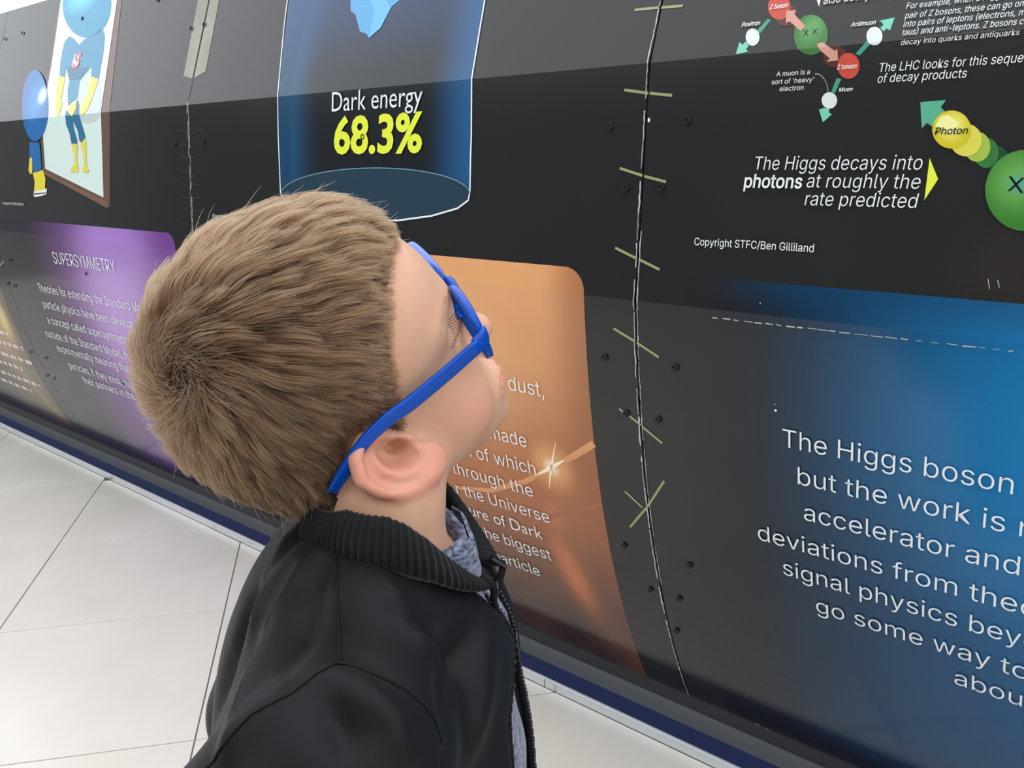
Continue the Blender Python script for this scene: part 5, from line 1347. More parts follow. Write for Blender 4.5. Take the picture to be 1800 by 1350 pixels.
def tube_mesh(paths, r, n=6):
    """paths: list of polylines -> one tube mesh (V, F quads)"""
    V, F = [], []
    for pts in paths:
        P = np.asarray(pts, float)
        m = 5
        t = np.linspace(0, len(P) - 1, (len(P) - 1) * m + 1)
        # Catmull-Rom resample
        Q = []
        for u in t:
            i = min(int(u), len(P) - 2)
            w = u - i
            p0, p1, p2, p3 = P[max(i - 1, 0)], P[i], P[i + 1], P[min(i + 2, len(P) - 1)]
            Q.append(0.5 * ((2 * p1) + (-p0 + p2) * w + (2 * p0 - 5 * p1 + 4 * p2 - p3) * w * w + (-p0 + 3 * p1 - 3 * p2 + p3) * w ** 3))
        Q = np.array(Q)
        T = np.gradient(Q, axis=0)
        T /= np.linalg.norm(T, axis=1)[:, None] + 1e-12
        up = np.array([.3, .2, .93])
        b0 = len(V)
        for q, tg in zip(Q, T):
            a = np.cross(tg, up)
            a /= np.linalg.norm(a) + 1e-9
            b = np.cross(tg, a)
            for k in range(n):
                an = 2 * math.pi * k / n
                V.append(q + (a * math.cos(an) + b * math.sin(an)) * r)
        for i in range(len(Q) - 1):
            for k in range(n):
                F.append((b0 + i * n + k, b0 + i * n + (k + 1) % n, b0 + (i + 1) * n + (k + 1) % n, b0 + (i + 1) * n + k))
    return np.array(V), np.array(F)


def on_jacket(pts, lift=0.0):
    """nearest displaced jacket vertex blend, lifted along the surface normal"""
    P = np.asarray(pts, np.float32)
    for _ in range(6):
        d = jacket_sdf(P)
        P = P - grad(jacket_sdf, P) * d[:, None]
    n = grad(jacket_sdf, P)
    dd = fold_field(P, FOLDS) + np.array([mnoise.noise(Vector((float(v[0]) * 9, float(v[1]) * 9, float(v[2]) * 5))) for v in P]) * .0045 + np.array([mnoise.noise(Vector((float(v[0]) * 26 + 5, float(v[1]) * 22, float(v[2]) * 14))) for v in P]) * .0022
    return P + n * (dd + lift)[:, None]


MAT_SEAM = principled('seam_thread', (16, 16, 18), 0.7, 0.2)
_sh = [(-.0391, -.0615, -.0008), (-.0367, -.0782, -.0081), (-.0337, -.097, -.0164), (-.0302, -.1218, -.0234), (-.0272, -.1444, -.0286)]
_ar = [(-.0900, -.160, -.085), (-.0757, -.1641, -.0573), (-.0657, -.1601, -.0451), (-.0501, -.1565, -.0353), (-.0378, -.1478, -.0296), (-.0286, -.1448, -.0286),
       (-.0164, -.146, -.0311), (.0005, -.1464, -.039), (.0138, -.1466, -.0507), (.020, -.146, -.075)]
for pts in (_sh, _ar):
    for sd in (1, -1):
        q = [(a, b * sd, c) for a, b, c in pts]
        dense = np.concatenate([np.linspace(q[i], q[i + 1], 5)[:-1] for i in range(len(q) - 1)] + [np.array(q[-1:])])
        V, F = tube_mesh([on_jacket(dense, .0003)], .0007)
        boy_mesh('seam', to_world(V, BODY_R, BODY_O), F, MAT_SEAM, jacket)


# ribbed collar
def collar_mesh():
    NR, nphi = 84, 84 * 8
    ph = np.linspace(math.radians(27), math.radians(351), nphi)
    fb = -0.004 + 0.060 * np.cos(ph)
    lb = -0.003 - 0.063 * np.sin(ph)
    ub = np.interp(fb, [-.080, -.050, -.0355, -.008, .018, .045, .058], [-.020, -.012, -.006, -.008, -.020, -.041, -.050])
    prof = [(.003, -.004), (.0055, .001), (.006, .008), (.0045, .016), (.001, .024), (-.003, .030), (-.006, .031), (-.0085, .029), (-.0085, .020), (-.004, .006), (.0, -.004)]
    V = []
    c = np.stack([np.cos(ph), -np.sin(ph), 0 * ph], 1)
    tape = np.clip(np.minimum((ph - ph[0]) / .95, (ph[-1] - ph) / .9), 0, 1)
    hk = .22 + .66 * tape
    rib = np.cos(ph * NR)
    wob = np.sin(ph * 7.3) * .0006
    for k, (o, h) in enumerate(prof):
        outer = 1.0 if 0 < k < 7 else 0.25
        amp = .0011 * outer
        r = o + rib * amp + wob
        V.append(np.stack([fb, lb, ub + h * hk], 1) + c * r[:, None] + np.stack([0 * ph, 0 * ph, np.where(k < 7, 0, 0) + 0 * ph], 1))
    V = np.stack(V, 1).reshape(-1, 3)
    n = len(prof)
    F = []
    i = np.arange(nphi - 1)
    for k in range(n):
        k2 = (k + 1) % n
        F.append(np.stack([i * n + k, i * n + k2, (i + 1) * n + k2, (i + 1) * n + k], 1))
    F = np.concatenate(F)
    caps = []
    for e in (0, nphi - 1):
        for k in range(1, n // 2):
            caps.append((e * n + k, e * n + k + 1, e * n + (n - k - 1) % n, e * n + (n - k) % n))
    return V, np.concatenate([F, np.array(caps)])


CV, CF = collar_mesh()
collar = boy_mesh('collar', to_world(CV, BODY_R, BODY_O), CF, MAT_RIB, jacket)
tag(collar, 'ribbed knit collar band')


# zip teeth along both edges of the open front
def edge_f(l, u):
    f = np.linspace(-.02, .12, 200)
    P = np.stack([f, np.full_like(f, l), np.full_like(f, u)], 1).astype(np.float32)
    d = torso_sdf(P)
    return float(f[np.argmin(np.abs(d))])


MAT_ZIP = principled('zip_metal', (58, 60, 62), 0.35, 0.5, 0.7)
MAT_ZTAPE = nylon('zip_tape', (16, 16, 17), 0.8, 0.2)


def zip_path(sd):
    pts = []
    for u in np.arange(-.054, -.452, -.0034):
        w = float(half_open(u, sd))
        l = -.003 + sd * (w + .0005)
        pts.append((edge_f(l, u) - .0015, l - sd * .0035, u))
    # up the end of the collar
    e = 0 if sd < 0 else len(CV) // 11 - 1
    row = CV.reshape(-1, 11, 3)[e]
    top = [row[1] + (row[5] - row[1]) * t for t in np.linspace(1, 0, 9)]
    return [np.array(t) + np.array([.0015, -sd * .002, 0]) for t in top] + [np.array(p) for p in pts]


for sd in (-1, 1):
    pts = np.array(zip_path(sd))
    V, F = tube_mesh([pts[::4]], .0026)
    tape = boy_mesh('zip_tape', to_world(V, BODY_R, BODY_O), F, MAT_ZTAPE, jacket)
    V, F = [], []
    for i, p in enumerate(pts):
        c = p + np.array([.0016, -sd * .0016, 0])
        b = len(V)
        for dx in (-.0013, .0013):
            for dy in (-.0012, .0012):
                for dz in (-.0009, .0009):
                    V.append(c + (dx, dy, dz))
        F += [(b, b + 1, b + 3, b + 2), (b + 4, b + 6, b + 7, b + 5), (b, b + 4, b + 5, b + 1), (b + 2, b + 3, b + 7, b + 6), (b, b + 2, b + 6, b + 4), (b + 1, b + 5, b + 7, b + 3)]
    zt = boy_mesh('zip_teeth', to_world(np.array(V), BODY_R, BODY_O), np.array(F), MAT_ZIP, jacket, smooth=False)
    zt['kind'] = 'stuff'


# ---- shirt
def shirt_material():
    m = principled('shirt_heather_jersey', (92, 100, 124), 0.9, 0.15)
    nt = m.node_tree
    b = nt.nodes['Principled BSDF']
    tc = nt.nodes.new('ShaderNodeTexCoord')
    mp = nt.nodes.new('ShaderNodeMapping')
    mp.inputs['Scale'].default_value = (160, 160, 420)
    mp.inputs['Rotation'].default_value = (.5, .35, 0)
    nz = nt.nodes.new('ShaderNodeTexNoise')
    nz.inputs['Scale'].default_value = 1.0
    nz.inputs['Detail'].default_value = 6.0
    cr = nt.nodes.new('ShaderNodeValToRGB')
    cr.color_ramp.elements[0].position = 0.36
    cr.color_ramp.elements[0].color = lin((58, 64, 88))
    cr.color_ramp.elements[1].position = 0.68
    cr.color_ramp.elements[1].color = lin((140, 146, 166))
    nt.links.new(tc.outputs['Object'], mp.inputs[0])
    nt.links.new(mp.outputs[0], nz.inputs['Vector'])
    nt.links.new(nz.outputs[0], cr.inputs[0])
    nt.links.new(cr.outputs[0], b.inputs['Base Color'])
    b.inputs['Sheen Weight'].default_value = 0.2
    return m


MAT_SHIRT = shirt_material()


def shirt_sdf(P):
    d = torso_sdf(P) + .007 + np.clip(.02 - P[:, 0], 0, .05) * .35 + np.clip(np.abs(P[:, 1]) - .05, 0, .1) * .3
    ring = sd_cap(P, (-0.010, 0, -0.09), (-0.008, 0, -0.004), .058, .049)
    d = smin(d, ring, .012)
    d = smax(d, -sd_cap(P, (-0.012, 0, -0.045), (-0.012, 0, 0.08), .0455, .047), .003)
    d = smax(d, P[:, 2] + .004 + .45 * P[:, 0], .003)
    # notch of the open neckline
    v = np.abs(P[:, 1] - .004) - (P[:, 2] + .045) * .42
    d = smax(d, -np.maximum(v, -(P[:, 0] - .01)), .003)
    d = smax(d, -(P[:, 2] + .47), .005)
    return d


SV, SF = surface_nets(shirt_sdf, (-.16, -.17, -.48), (.10, .17, .05), .0042)
SV = SV + grad(shirt_sdf, SV) * (np.sin(SV[:, 2] * 95 + SV[:, 1] * 60) * .0010)[:, None]
shirt = boy_mesh('shirt', to_world(SV, BODY_R, BODY_O), SF, MAT_SHIRT)
tag(shirt, 'heather blue-grey button-neck shirt')


def flap(name, outline, off, parent, mat, th=.0022):
    """cloth flap from (l, u) outline points lying on the shirt front, puffed in the middle"""
    n = len(outline)
    c = np.mean(outline, axis=0)
    rings = []
    for k, (sc, puff) in enumerate(((1.0, -.0005), (1.0, th * .6), (.85, th * 1.3), (.5, th * 1.6), (.02, th * 1.7))):
        ring = []
        for l, u in outline:
            l2, u2 = c[0] + (l - c[0]) * sc, c[1] + (u - c[1]) * sc
            f = np.linspace(-.01, .11, 160)
            P = np.stack([f, np.full_like(f, l2), np.full_like(f, u2)], 1).astype(np.float32)
            d = np.minimum(torso_sdf(P) + .007, sd_cap(P, (-0.010, 0, -0.09), (-0.008, 0, -0.004), .058, .049))
            inside = np.where(d < 0)[0]
            ff = f[inside[-1]] if len(inside) else .03
            ring.append((ff + off + puff, l2, u2))
        rings.append(ring)
    V = np.array(rings).reshape(-1, 3)
    F = [(k * n + i, k * n + (i + 1) % n, (k + 1) * n + (i + 1) % n, (k + 1) * n + i) for k in range(len(rings) - 1) for i in range(n)]
    return boy_mesh(name, to_world(V, BODY_R, BODY_O), np.array(F), mat, parent)


flap('collar_flap', [(.004, -.044), (.014, -.030), (.026, -.016), (.034, -.014), (.034, -.030), (.026, -.046), (.014, -.056)], .001, shirt, MAT_SHIRT)
flap('collar_flap', [(-.002, -.044), (-.012, -.026), (-.022, -.012), (-.032, -.012), (-.034, -.026), (-.026, -.044), (-.012, -.054)], .002, shirt, MAT_SHIRT)
flap('placket', [(-.012, -.046), (.014, -.046), (.015, -.075), (.014, -.115), (-.013, -.115), (-.014, -.075)], .002, shirt, MAT_SHIRT)
MAT_BUTTON = principled('button_black', (18, 20, 26), 0.15, 0.6)


def button(l, u):
    f0 = edge_f(l, u) - .007 + .0060
    V, F = [], []
    n = 18
    for r, h in ((.0052, 0), (.0058, .0012), (.0050, .0024), (.0036, .0020), (.0010, .0019)):
        for k in range(n):
            a = 2 * math.pi * k / n
            V.append((f0 + h, l + r * math.cos(a), u + r * math.sin(a)))
    for q in range(4):
        for k in range(n):
            F.append((q * n + k, q * n + (k + 1) % n, (q + 1) * n + (k + 1) % n, (q + 1) * n + k))
    boy_mesh('button', to_world(np.array(V), BODY_R, BODY_O), np.array(F), MAT_BUTTON, shirt)


button(-.002, -.060)
button(-.002, -.100)


# ---- trousers and shoes (below the frame, he still stands on the floor)
def trousers_sdf(P):
    d = sd_ell(P, (-0.02, 0, -0.45), (.088, .120, .095))
    for s in (-1, 1):
        d = smin(d, sd_path(P, [(-.02, s * .062, -.46), (-.008, s * .068, -.70), (-.030, s * .070, -.945)], [.074, .056, .046]), .03)
    d = smax(d, -(P[:, 2] + .955), .005)
    return smax(d, P[:, 2] + .40, .005)


TV, TF = surface_nets(trousers_sdf, (-.13, -.16, -.975), (.10, .16, -.38), .0065)
TV = TV + grad(trousers_sdf, TV) * (np.sin(TV[:, 2] * 120 + TV[:, 0] * 90) * .0016)[:, None]
MAT_DENIM = nylon('dark_denim', (36, 42, 58), 0.85, 0.2)
trousers = boy_mesh('trousers', to_world(TV, BODY_R, BODY_O), TF, MAT_DENIM)


def shoe_sdf(P, s):
    y = s * .072
    d = sd_ell(P, (.065, y, -.992), (.048, .038, .030))
    d = smin(d, sd_ell(P, (-.015, y, -.985), (.050, .034, .042)), .03)
    d = smin(d, sd_cap(P, (-.03, y, -.985), (-.032, y, -.945), .038, .038), .02)
    d = smax(d, -sd_cap(P, (-.03, y, -.955), (-.03, y, -.90), .031, .033), .004)
    return smax(d, -(P[:, 2] + 1.008), .004)


MAT_SHOE = principled('shoe_canvas', (44, 46, 52), 0.8, 0.2)
MAT_SOLE = principled('shoe_sole_rubber', (206, 204, 198), 0.6, 0.3)
for s in (-1, 1):
    V, F = surface_nets(lambda P, s=s: shoe_sdf(P, s), (-.09, s * .072 - .06, -1.02), (.13, s * .072 + .06, -.90), .005)
    shoe = boy_mesh('shoe', to_world(V, BODY_R, BODY_O), F, MAT_SHOE)
    an = np.linspace(0, 2 * math.pi, 28, endpoint=False)
    ring = [(.022 + (.098 if math.cos(a) > 0 else .094) * math.cos(a), s * .072 + (.040 + .004 * math.cos(a)) * math.sin(a)) for a in an]
    V = [(x, y, z) for z in (-1.0195, -1.004) for x, y in ring]
    n = len(ring)
    F = [(i, (i + 1) % n, n + (i + 1) % n, n + i) for i in range(n)]
    Vw = to_world(np.array(V), BODY_R, BODY_O) - np.array(boy.location)
    mesh_obj('sole', Vw, F + [tuple(range(n))[::-1], tuple(range(n, 2 * n))], MAT_SOLE, shoe)
    V, F = tube_mesh([[(.045 + .014 * k, s * .072 - .020, -.972 - .004 * k), (.048 + .014 * k, s * .072, -.960 - .004 * k), (.045 + .014 * k, s * .072 + .020, -.972 - .004 * k)] for k in range(3)], .0025)
    boy_mesh('lace', to_world(V, BODY_R, BODY_O), F, MAT_SOLE, shoe)

# ---- hair
HL_PHI = np.radians([0, 12, 29, 46, 62, 70, 74, 77, 83, 88, 94, 106, 116, 124, 140, 180])
HL_Z = np.array([.062, .061, .063, .058, .041, .022, .000, -.024, -.028, -.014, -.004, -.004, -.030, -.048, -.078, -.094])


def hair_mask(P):
    """metres above the hairline (positive inside the hair)"""
    ph = np.arctan2(np.abs(P[:, 1]), P[:, 0])
    m = P[:, 2] - np.interp(ph, HL_PHI, HL_Z)
    # front edge of the side hair is vertical: measure it sideways there
    return m


WHORL = np.array([-.078, -.033, .060])
HC = np.array([-.012, 0, .010])
_wd = (WHORL - HC) / np.linalg.norm(WHORL - HC)


# distance from the hairline, measured over the skin
_bm = hair_mask(HV)
_edge = HV[(np.abs(_bm) < .0022) & (HV[:, 2] > -.10)]


def hair_dist(P):
    out = np.empty(len(P), np.float32)
    e2 = (_edge ** 2).sum(1)
    for i in range(0, len(P), 4000):
        q = P[i:i + 4000]
        out[i:i + 4000] = np.sqrt(np.maximum((q ** 2).sum(1)[:, None] + e2[None] - 2 * q @ _edge.T, 0).min(1))
    return np.where(hair_mask(P) > 0, out, 0)


def hair_thick(P, dist):
    m = np.clip(dist / .035, 0, 1)
    t = .0016 + .0048 * m
    t += (.25 + .75 * m) * .0042 * np.clip((P[:, 2] - .02) / .06, 0, 1)
    t += m * .0030 * np.clip((-P[:, 0] - .03) / .06, 0, 1)
    return t


def flow(P):
    """combing direction along the scalp: away from the crown whorl, with a spiral near it"""
    q = P - HC
    q = q / np.linalg.norm(q, axis=1)[:, None]
    c = q @ _wd
    a = -(_wd[None] - c[:, None] * q)
    a /= np.linalg.norm(a, axis=1)[:, None] + 1e-6
    b = np.cross(q, a)
    ang = np.arccos(np.clip(c, -1, 1))
    th = -np.radians(62) * np.exp(-ang / .45) - np.radians(6)
    th = th + .18 * np.sin(P[:, 0] * 95 + P[:, 1] * 60 + 1.0) * np.cos(P[:, 2] * 80 + P[:, 1] * 45) + .12 * np.sin(P[:, 0] * 210 - P[:, 2] * 160 + P[:, 1] * 190)
    d = a * np.cos(th)[:, None] + b * np.sin(th)[:, None]
    # sides and nape fall downwards
    low = np.clip((.035 - P[:, 2]) / .07, 0, 1)[:, None]
    d = d + np.array([.10, 0, -.75]) * low
    # fringe is brushed forward and a little to the right
    fr = np.clip((P[:, 0] - .02) / .05, 0, 1)[:, None] * np.clip((P[:, 2] - .03) / .03, 0, 1)[:, None]
    d = d + np.array([.5, -.25, .0]) * fr
    return d / (np.linalg.norm(d, axis=1)[:, None] + 1e-6)


_hm = hair_mask(HV)
_ear = np.zeros(len(HV), bool)
for sd in (-1, 1):
    _ear |= sd_ear(HV, sd) < .0015
_in = (_hm > -.001) & ~_ear & (HV[:, 2] > -.105)
_fin = _in[HF].all(1)
_used = np.unique(HF[_fin])
_re = -np.ones(len(HV), int)
_re[_used] = np.arange(len(_used))
HN = np.zeros_like(HV)
HN[_used] = grad(head_core, HV[_used])
CAPV = HV[_used] + HN[_used] * (hair_thick(HV[_used], hair_dist(HV[_used])) * .55 * np.clip((_hm[_used] + .001) / .012, .08, 1))[:, None]


def hair_material(name, strands):
    m = bpy.data.materials.new(name)
    m.use_nodes = True
    nt = m.node_tree
    if strands:
        nt.nodes.clear()
        out = nt.nodes.new('ShaderNodeOutputMaterial')
        hb = nt.nodes.new('ShaderNodeBsdfHairPrincipled')
        hb.parametrization = 'COLOR'
        hi = nt.nodes.new('ShaderNodeHairInfo')
        tn = nt.nodes.new('ShaderNodeAttribute')
        tn.attribute_name = 'tone'
        cr = nt.nodes.new('ShaderNodeValToRGB')
        e = cr.color_ramp.elements
        e[0].position, e[0].color = 0.0, lin(HAIR_DARK)
        e[1].position, e[1].color = 1.0, lin(HAIR_LIGHT)
        nt.links.new(tn.outputs['Fac'], cr.inputs[0])
        mx = nt.nodes.new('ShaderNodeMix')
        mx.data_type = 'RGBA'
        nt.links.new(cr.outputs[0], mx.inputs[6])
        mx.inputs[7].default_value = lin(HAIR_TIP)
        mr = nt.nodes.new('ShaderNodeMapRange')
        mr.inputs[1].default_value, mr.inputs[2].default_value = .35, 1.0
        mr.inputs[3].default_value, mr.inputs[4].default_value = 0.0, 0.6
        nt.links.new(hi.outputs['Intercept'], mr.inputs[0])
        nt.links.new(mr.outputs[0], mx.inputs[0])
        nt.links.new(mx.outputs[2], hb.inputs['Color'])
        hb.inputs['Roughness'].default_value = 0.45
        hb.inputs['Radial Roughness'].default_value = 0.6
        nt.links.new(hb.outputs[0], out.inputs[0])
    else:
        b = nt.nodes['Principled BSDF']
        b.inputs['Base Color'].default_value = lin(HAIR_CAP)
        b.inputs['Roughness'].default_value = 0.8
        b.inputs['Specular IOR Level'].default_value = 0.2
    return m


HAIR_DARK, HAIR_LIGHT, HAIR_TIP, HAIR_CAP = (32, 21, 13), (94, 67, 45), (120, 90, 62), (44, 32, 23)
hair = boy_mesh('hair', to_world(CAPV, HEAD_R, HEAD_O), _re[HF[_fin]], hair_material('hair_underlayer', False))
tag(hair, 'short light brown hair with a crown whorl')

# head distance field sampled once, for fast combing
_GL, _GH = np.array([-.15, -.12, -.16], np.float32), .004
_GN = np.array([76, 61, 72])
_G = np.stack(np.meshgrid(*[_GL[i] + _GH * np.arange(_GN[i], dtype=np.float32) for i in range(3)], indexing='ij'), -1).reshape(-1, 3)
_GD = head_core(_G).reshape(_GN)
_GG = np.stack(np.gradient(_GD, _GH) + [_GD], -1).astype(np.float32)


def field(P):
    """distance and unit gradient by trilinear lookup"""
    q = np.clip((P - _GL) / _GH, 0, _GN - 1.001)
    i = q.astype(int)
    w = (q - i).astype(np.float32)
    out = 0
    for a in (0, 1):
        for b in (0, 1):
            for c in (0, 1):
                k_ = (w[:, 0] if a else 1 - w[:, 0]) * (w[:, 1] if b else 1 - w[:, 1]) * (w[:, 2] if c else 1 - w[:, 2])
                out = out + _GG[i[:, 0] + a, i[:, 1] + b, i[:, 2] + c] * k_[:, None]
    g = out[:, :3]
    return out[:, 3], g / (np.linalg.norm(g, axis=1)[:, None] + 1e-9)


# strands
N_STR, N_PT = 62000, 7
tri = np.concatenate([HF[_fin][:, [0, 1, 2]], HF[_fin][:, [0, 2, 3]]])
A, B, C = HV[tri[:, 0]], HV[tri[:, 1]], HV[tri[:, 2]]
area = np.linalg.norm(np.cross(B - A, C - A), axis=1)
pick = RNG.choice(len(tri), N_STR, p=area / area.sum())
r1, r2 = RNG.random(N_STR), RNG.random(N_STR)
s1 = np.sqrt(r1)
ROOT = (A[pick] * (1 - s1)[:, None] + B[pick] * (s1 * (1 - r2))[:, None] + C[pick] * (s1 * r2)[:, None]).astype(np.float32)


def grow(root, rng_len, lift, jit):
    """march along the flow, holding each point at its height above the scalp"""
    dist = hair_dist(root)
    th = hair_thick(root, dist)
    L = np.interp(dist, [0, .006, .015, .035, .06], [.004, .008, .013, .022, .030]) * rng_len
    L = L * (1 + .25 * np.clip((root[:, 2] - .03) / .04, 0, 1))
    P = root.copy()
    out = [root + field(root)[1] * .0005]
    for k in range(1, N_PT):
        t = k / (N_PT - 1)
        q = (P - HC) / np.linalg.norm(P - HC, axis=1)[:, None]
        ja = 1.5 * np.exp(-(np.arccos(np.clip(q @ _wd, -1, 1)) / .20) ** 2)[:, None]
        fl = flow(P) + jit * ja
        fl /= np.linalg.norm(fl, axis=1)[:, None]
        P = P + fl.astype(np.float32) * (L / (N_PT - 1))[:, None].astype(np.float32)
        target = th * lift * (.25 + .95 * np.sin(min(t * 1.25, 1) * math.pi / 2))
        for _ in range(2):
            d_, g = field(P)
            P = (P - g * (d_ - target)[:, None]).astype(np.float32)
        out.append(P.copy())
    return np.stack(out, 1)


N_CL = 3200
cl_root = ROOT[:N_CL]
cl_len = RNG.uniform(.8, 1.25, N_CL)
cl_tone = RNG.random(N_CL)
cl_lift = RNG.uniform(.62, 1.28, N_CL)
JIT = RNG.normal(0, .7, (N_STR, 3))
cl_curve = grow(cl_root, cl_len, cl_lift, JIT[:N_CL])
near = np.empty(N_STR, int)
for i in range(0, N_STR, 3000):
    dd = (cl_root ** 2).sum(1)[None] - 2 * ROOT[i:i + 3000] @ cl_root.T
    near[i:i + 3000] = dd.argmin(1)
own = grow(ROOT, cl_len[near] * RNG.uniform(.8, 1.15, N_STR), cl_lift[near] * RNG.uniform(.82, 1.10, N_STR), JIT)
tt = np.linspace(0, 1, N_PT)[None, :, None]
off = (ROOT - cl_root[near])[:, None, :]
clump = cl_curve[near] + off * (1 - .72 * tt)
k = (RNG.uniform(.35, .9, N_STR)[:, None, None]) * tt ** .8
STR = own * (1 - k) + clump * k
STR += RNG.normal(0, .0006, (N_STR, 1, 3)) * tt + RNG.normal(0, .0003, STR.shape) * tt
fly = RNG.random(N_STR) < .006
STR[fly] += (field(ROOT[fly])[1][:, None, :] * .006 + RNG.normal(0, .003, (fly.sum(), 1, 3))) * tt ** 2
# the temple arms of the glasses press the side hair flat
_arm = np.array([(.079, -.068, .0035), (.055, -.0715, .000), (.022, -.0765, -.003), (.010, -.0795, -.001), (-.008, -.0825, -.0035), (-.020, -.0835, -.009), (-.032, -.083, -.018), (-.044, -.080, -.029)])
keep = np.ones(N_STR, bool)
for sd in (1, -1):
    A_ = _arm * np.array([1, sd, 1])
    for j in range(N_PT):
        dmin = sd_path(STR[:, j].astype(np.float32), A_, [.0058] * len(A_))
        keep &= ~((dmin < 0) & (np.abs(STR[:, j, 1]) > .074))
keep &= RNG.random(N_STR) < np.clip(.30 + hair_dist(ROOT) / .010, 0, 1)
STR = STR[keep]
TONE = (cl_tone[near] * .5 + RNG.random(N_STR) * .5)[keep]
N_STR = len(STR)
hc = bpy.data.hair_curves.new('hair_strands')
hc.add_curves([N_PT] * N_STR)
W = to_world(STR.reshape(-1, 3), HEAD_R, HEAD_O) - np.array(boy.location)
hc.points.foreach_set('position', W.astype(np.float32).ravel())
ra = hc.attributes.get('radius') or hc.attributes.new('radius', 'FLOAT', 'POINT')
rad = np.tile(np.interp(np.linspace(0, 1, N_PT), [0, .6, 1], [.00015, .00014, .00004]), N_STR)
ra.data.foreach_set('value', rad.astype(np.float32))
ta = hc.attributes.new('tone', 'FLOAT', 'CURVE')
ta.data.foreach_set('value', TONE.astype(np.float32))
hc.materials.append(hair_material('hair_strand', True))
strands = bpy.data.objects.new('hair_strands', hc)
link(strands, hair)
strands['kind'] = 'stuff'


# eyes, lashes, brows
MAT_EYE = principled('eye_white', (226, 224, 220), 0.15, 0.6)
MAT_IRIS = principled('iris', (62, 84, 104), 0.2, 0.5)
MAT_LASH = principled('lash', (70, 50, 38), 0.6, 0.3)
for sd in (-1, 1):
    c = np.array([.0605, sd * .031, -.007])
    V, F = [], []
    n, m = 20, 12
    for i in range(m + 1):
        a = math.pi * i / m
        for k in range(n):
            b = 2 * math.pi * k / n
            V.append(c + .0112 * np.array([math.cos(a), math.sin(a) * math.cos(b), math.sin(a) * math.sin(b)]))
    F = [(i * n + k, i * n + (k + 1) % n, (i + 1) * n + (k + 1) % n, (i + 1) * n + k) for i in range(m) for k in range(n)]
    eye = boy_mesh('eye', to_world(np.array(V), HEAD_R, HEAD_O), np.array(F), MAT_EYE)
    V, F = [], []
    look = np.array([.92, 0, .39])
    s_ = np.array([0, 1, 0])
    u_ = np.cross(look, s_)
    for r, h in ((.0052, .01005), (.0040, .01065), (.002, .0112), (.0002, .0114)):
        for k in range(n):
            b = 2 * math.pi * k / n
            V.append(c + look * h + (s_ * math.cos(b) + u_ * math.sin(b)) * r)
    F = [(i * n + k, i * n + (k + 1) % n, (i + 1) * n + (k + 1) % n, (i + 1) * n + k) for i in range(3) for k in range(n)]
    boy_mesh('iris', to_world(np.array(V), HEAD_R, HEAD_O), np.array(F), MAT_IRIS, eye)
    paths = []
    for k in range(11):
        t = k / 10
        y = sd * (.020 + .024 * t)
        x0 = .0722 - .012 * t ** 2
        z0 = -.003 - .003 * t
        ln = .0075 + .003 * math.sin(math.pi * t)
        paths.append([(x0, y, z0), (x0 + ln * .6, y + sd * .0012, z0 + .0004), (x0 + ln, y + sd * (.002 + .002 * t), z0 + ln * .45)])
    V, F = tube_mesh(paths, .00022, 4)
    boy_mesh('eyelashes', to_world(V, HEAD_R, HEAD_O), F, MAT_LASH)
    # brow: short hairs lying along the ridge
    paths = []
    for k in range(26):
        t = random.random()
        y = sd * (.013 + .036 * t)
        p = np.array([[.08 - .020 * t ** 1.6, y, .014 + .004 * math.sin(math.pi * t) + random.uniform(-.0022, .0022)]], np.float32)
        for _ in range(3):
            p = p - grad(head_core, p) * (head_core(p) - .0004)[:, None]
        g = grad(head_core, p)[0]
        p = p[0]
        d_ = np.array([-.3, sd * .9, .25])
        paths.append([p, p + d_ * .0028 + g * .0004, p + d_ * .0052 + g * .0003])
    V, F = tube_mesh(paths, .00014, 3)
    boy_mesh('eyebrow', to_world(V, HEAD_R, HEAD_O), F, principled('brow_hair', (176, 138, 108), 0.7, 0.2))


# ================================================================== glasses
def blue_plastic():
    m = principled('blue_translucent_plastic', (0, 76, 180), 0.28, 0.2)
    b = m.node_tree.nodes['Principled BSDF']
    b.inputs['Transmission Weight'].default_value = 0.12
    b.inputs['IOR'].default_value = 1.49
    b.inputs['Coat Weight'].default_value = 0.08
    b.inputs['Coat Roughness'].default_value = 0.06
    return m


MAT_BLUE = blue_plastic()
MAT_LENS = principled('clear_lens', (255, 255, 255), 0.02, 0.5)
_lb = MAT_LENS.node_tree.nodes['Principled BSDF']
_lb.inputs['Transmission Weight'].default_value = 1.0
_lb.inputs['IOR'].default_value = 1.02
gl = empty('eyeglasses', tuple(HEAD_O + HEAD_R @ np.array([.03, 0, 0])))
tag(gl, "blue plastic children's glasses worn by the boy", 'glasses')
GBASE = np.array(gl.location)


def gmesh(name, V, F, mat, parent=None, smooth=True):
    return np_mesh(name, to_world(np.asarray(V), HEAD_R, HEAD_O) - GBASE, np.asarray(F), mat, parent or gl, smooth)


GX, GZ = .0875, .000


def rim_outline(sd, grow_):
    """rounded-rectangle eye shape centred on the lens"""
    n = 40
    pts = []
    for k in range(n):
        a = 2 * math.pi * k / n
        c_, s_ = math.cos(a), math.sin(a)
        e = 2 / 3.2
        y = .0235 * math.copysign(abs(c_) ** e, c_)
        z = .0165 * math.copysign(abs(s_) ** e, s_)
        z *= 1 - .10 * (y / .0235) * (-1)
        k_ = 1 + grow_ / .020
        yy = .0345 + y * k_
        pts.append((sd * yy, GZ + z * k_ - .001))
    return pts


def front_x(y):
    return GX - 1.1 * y * y - .0


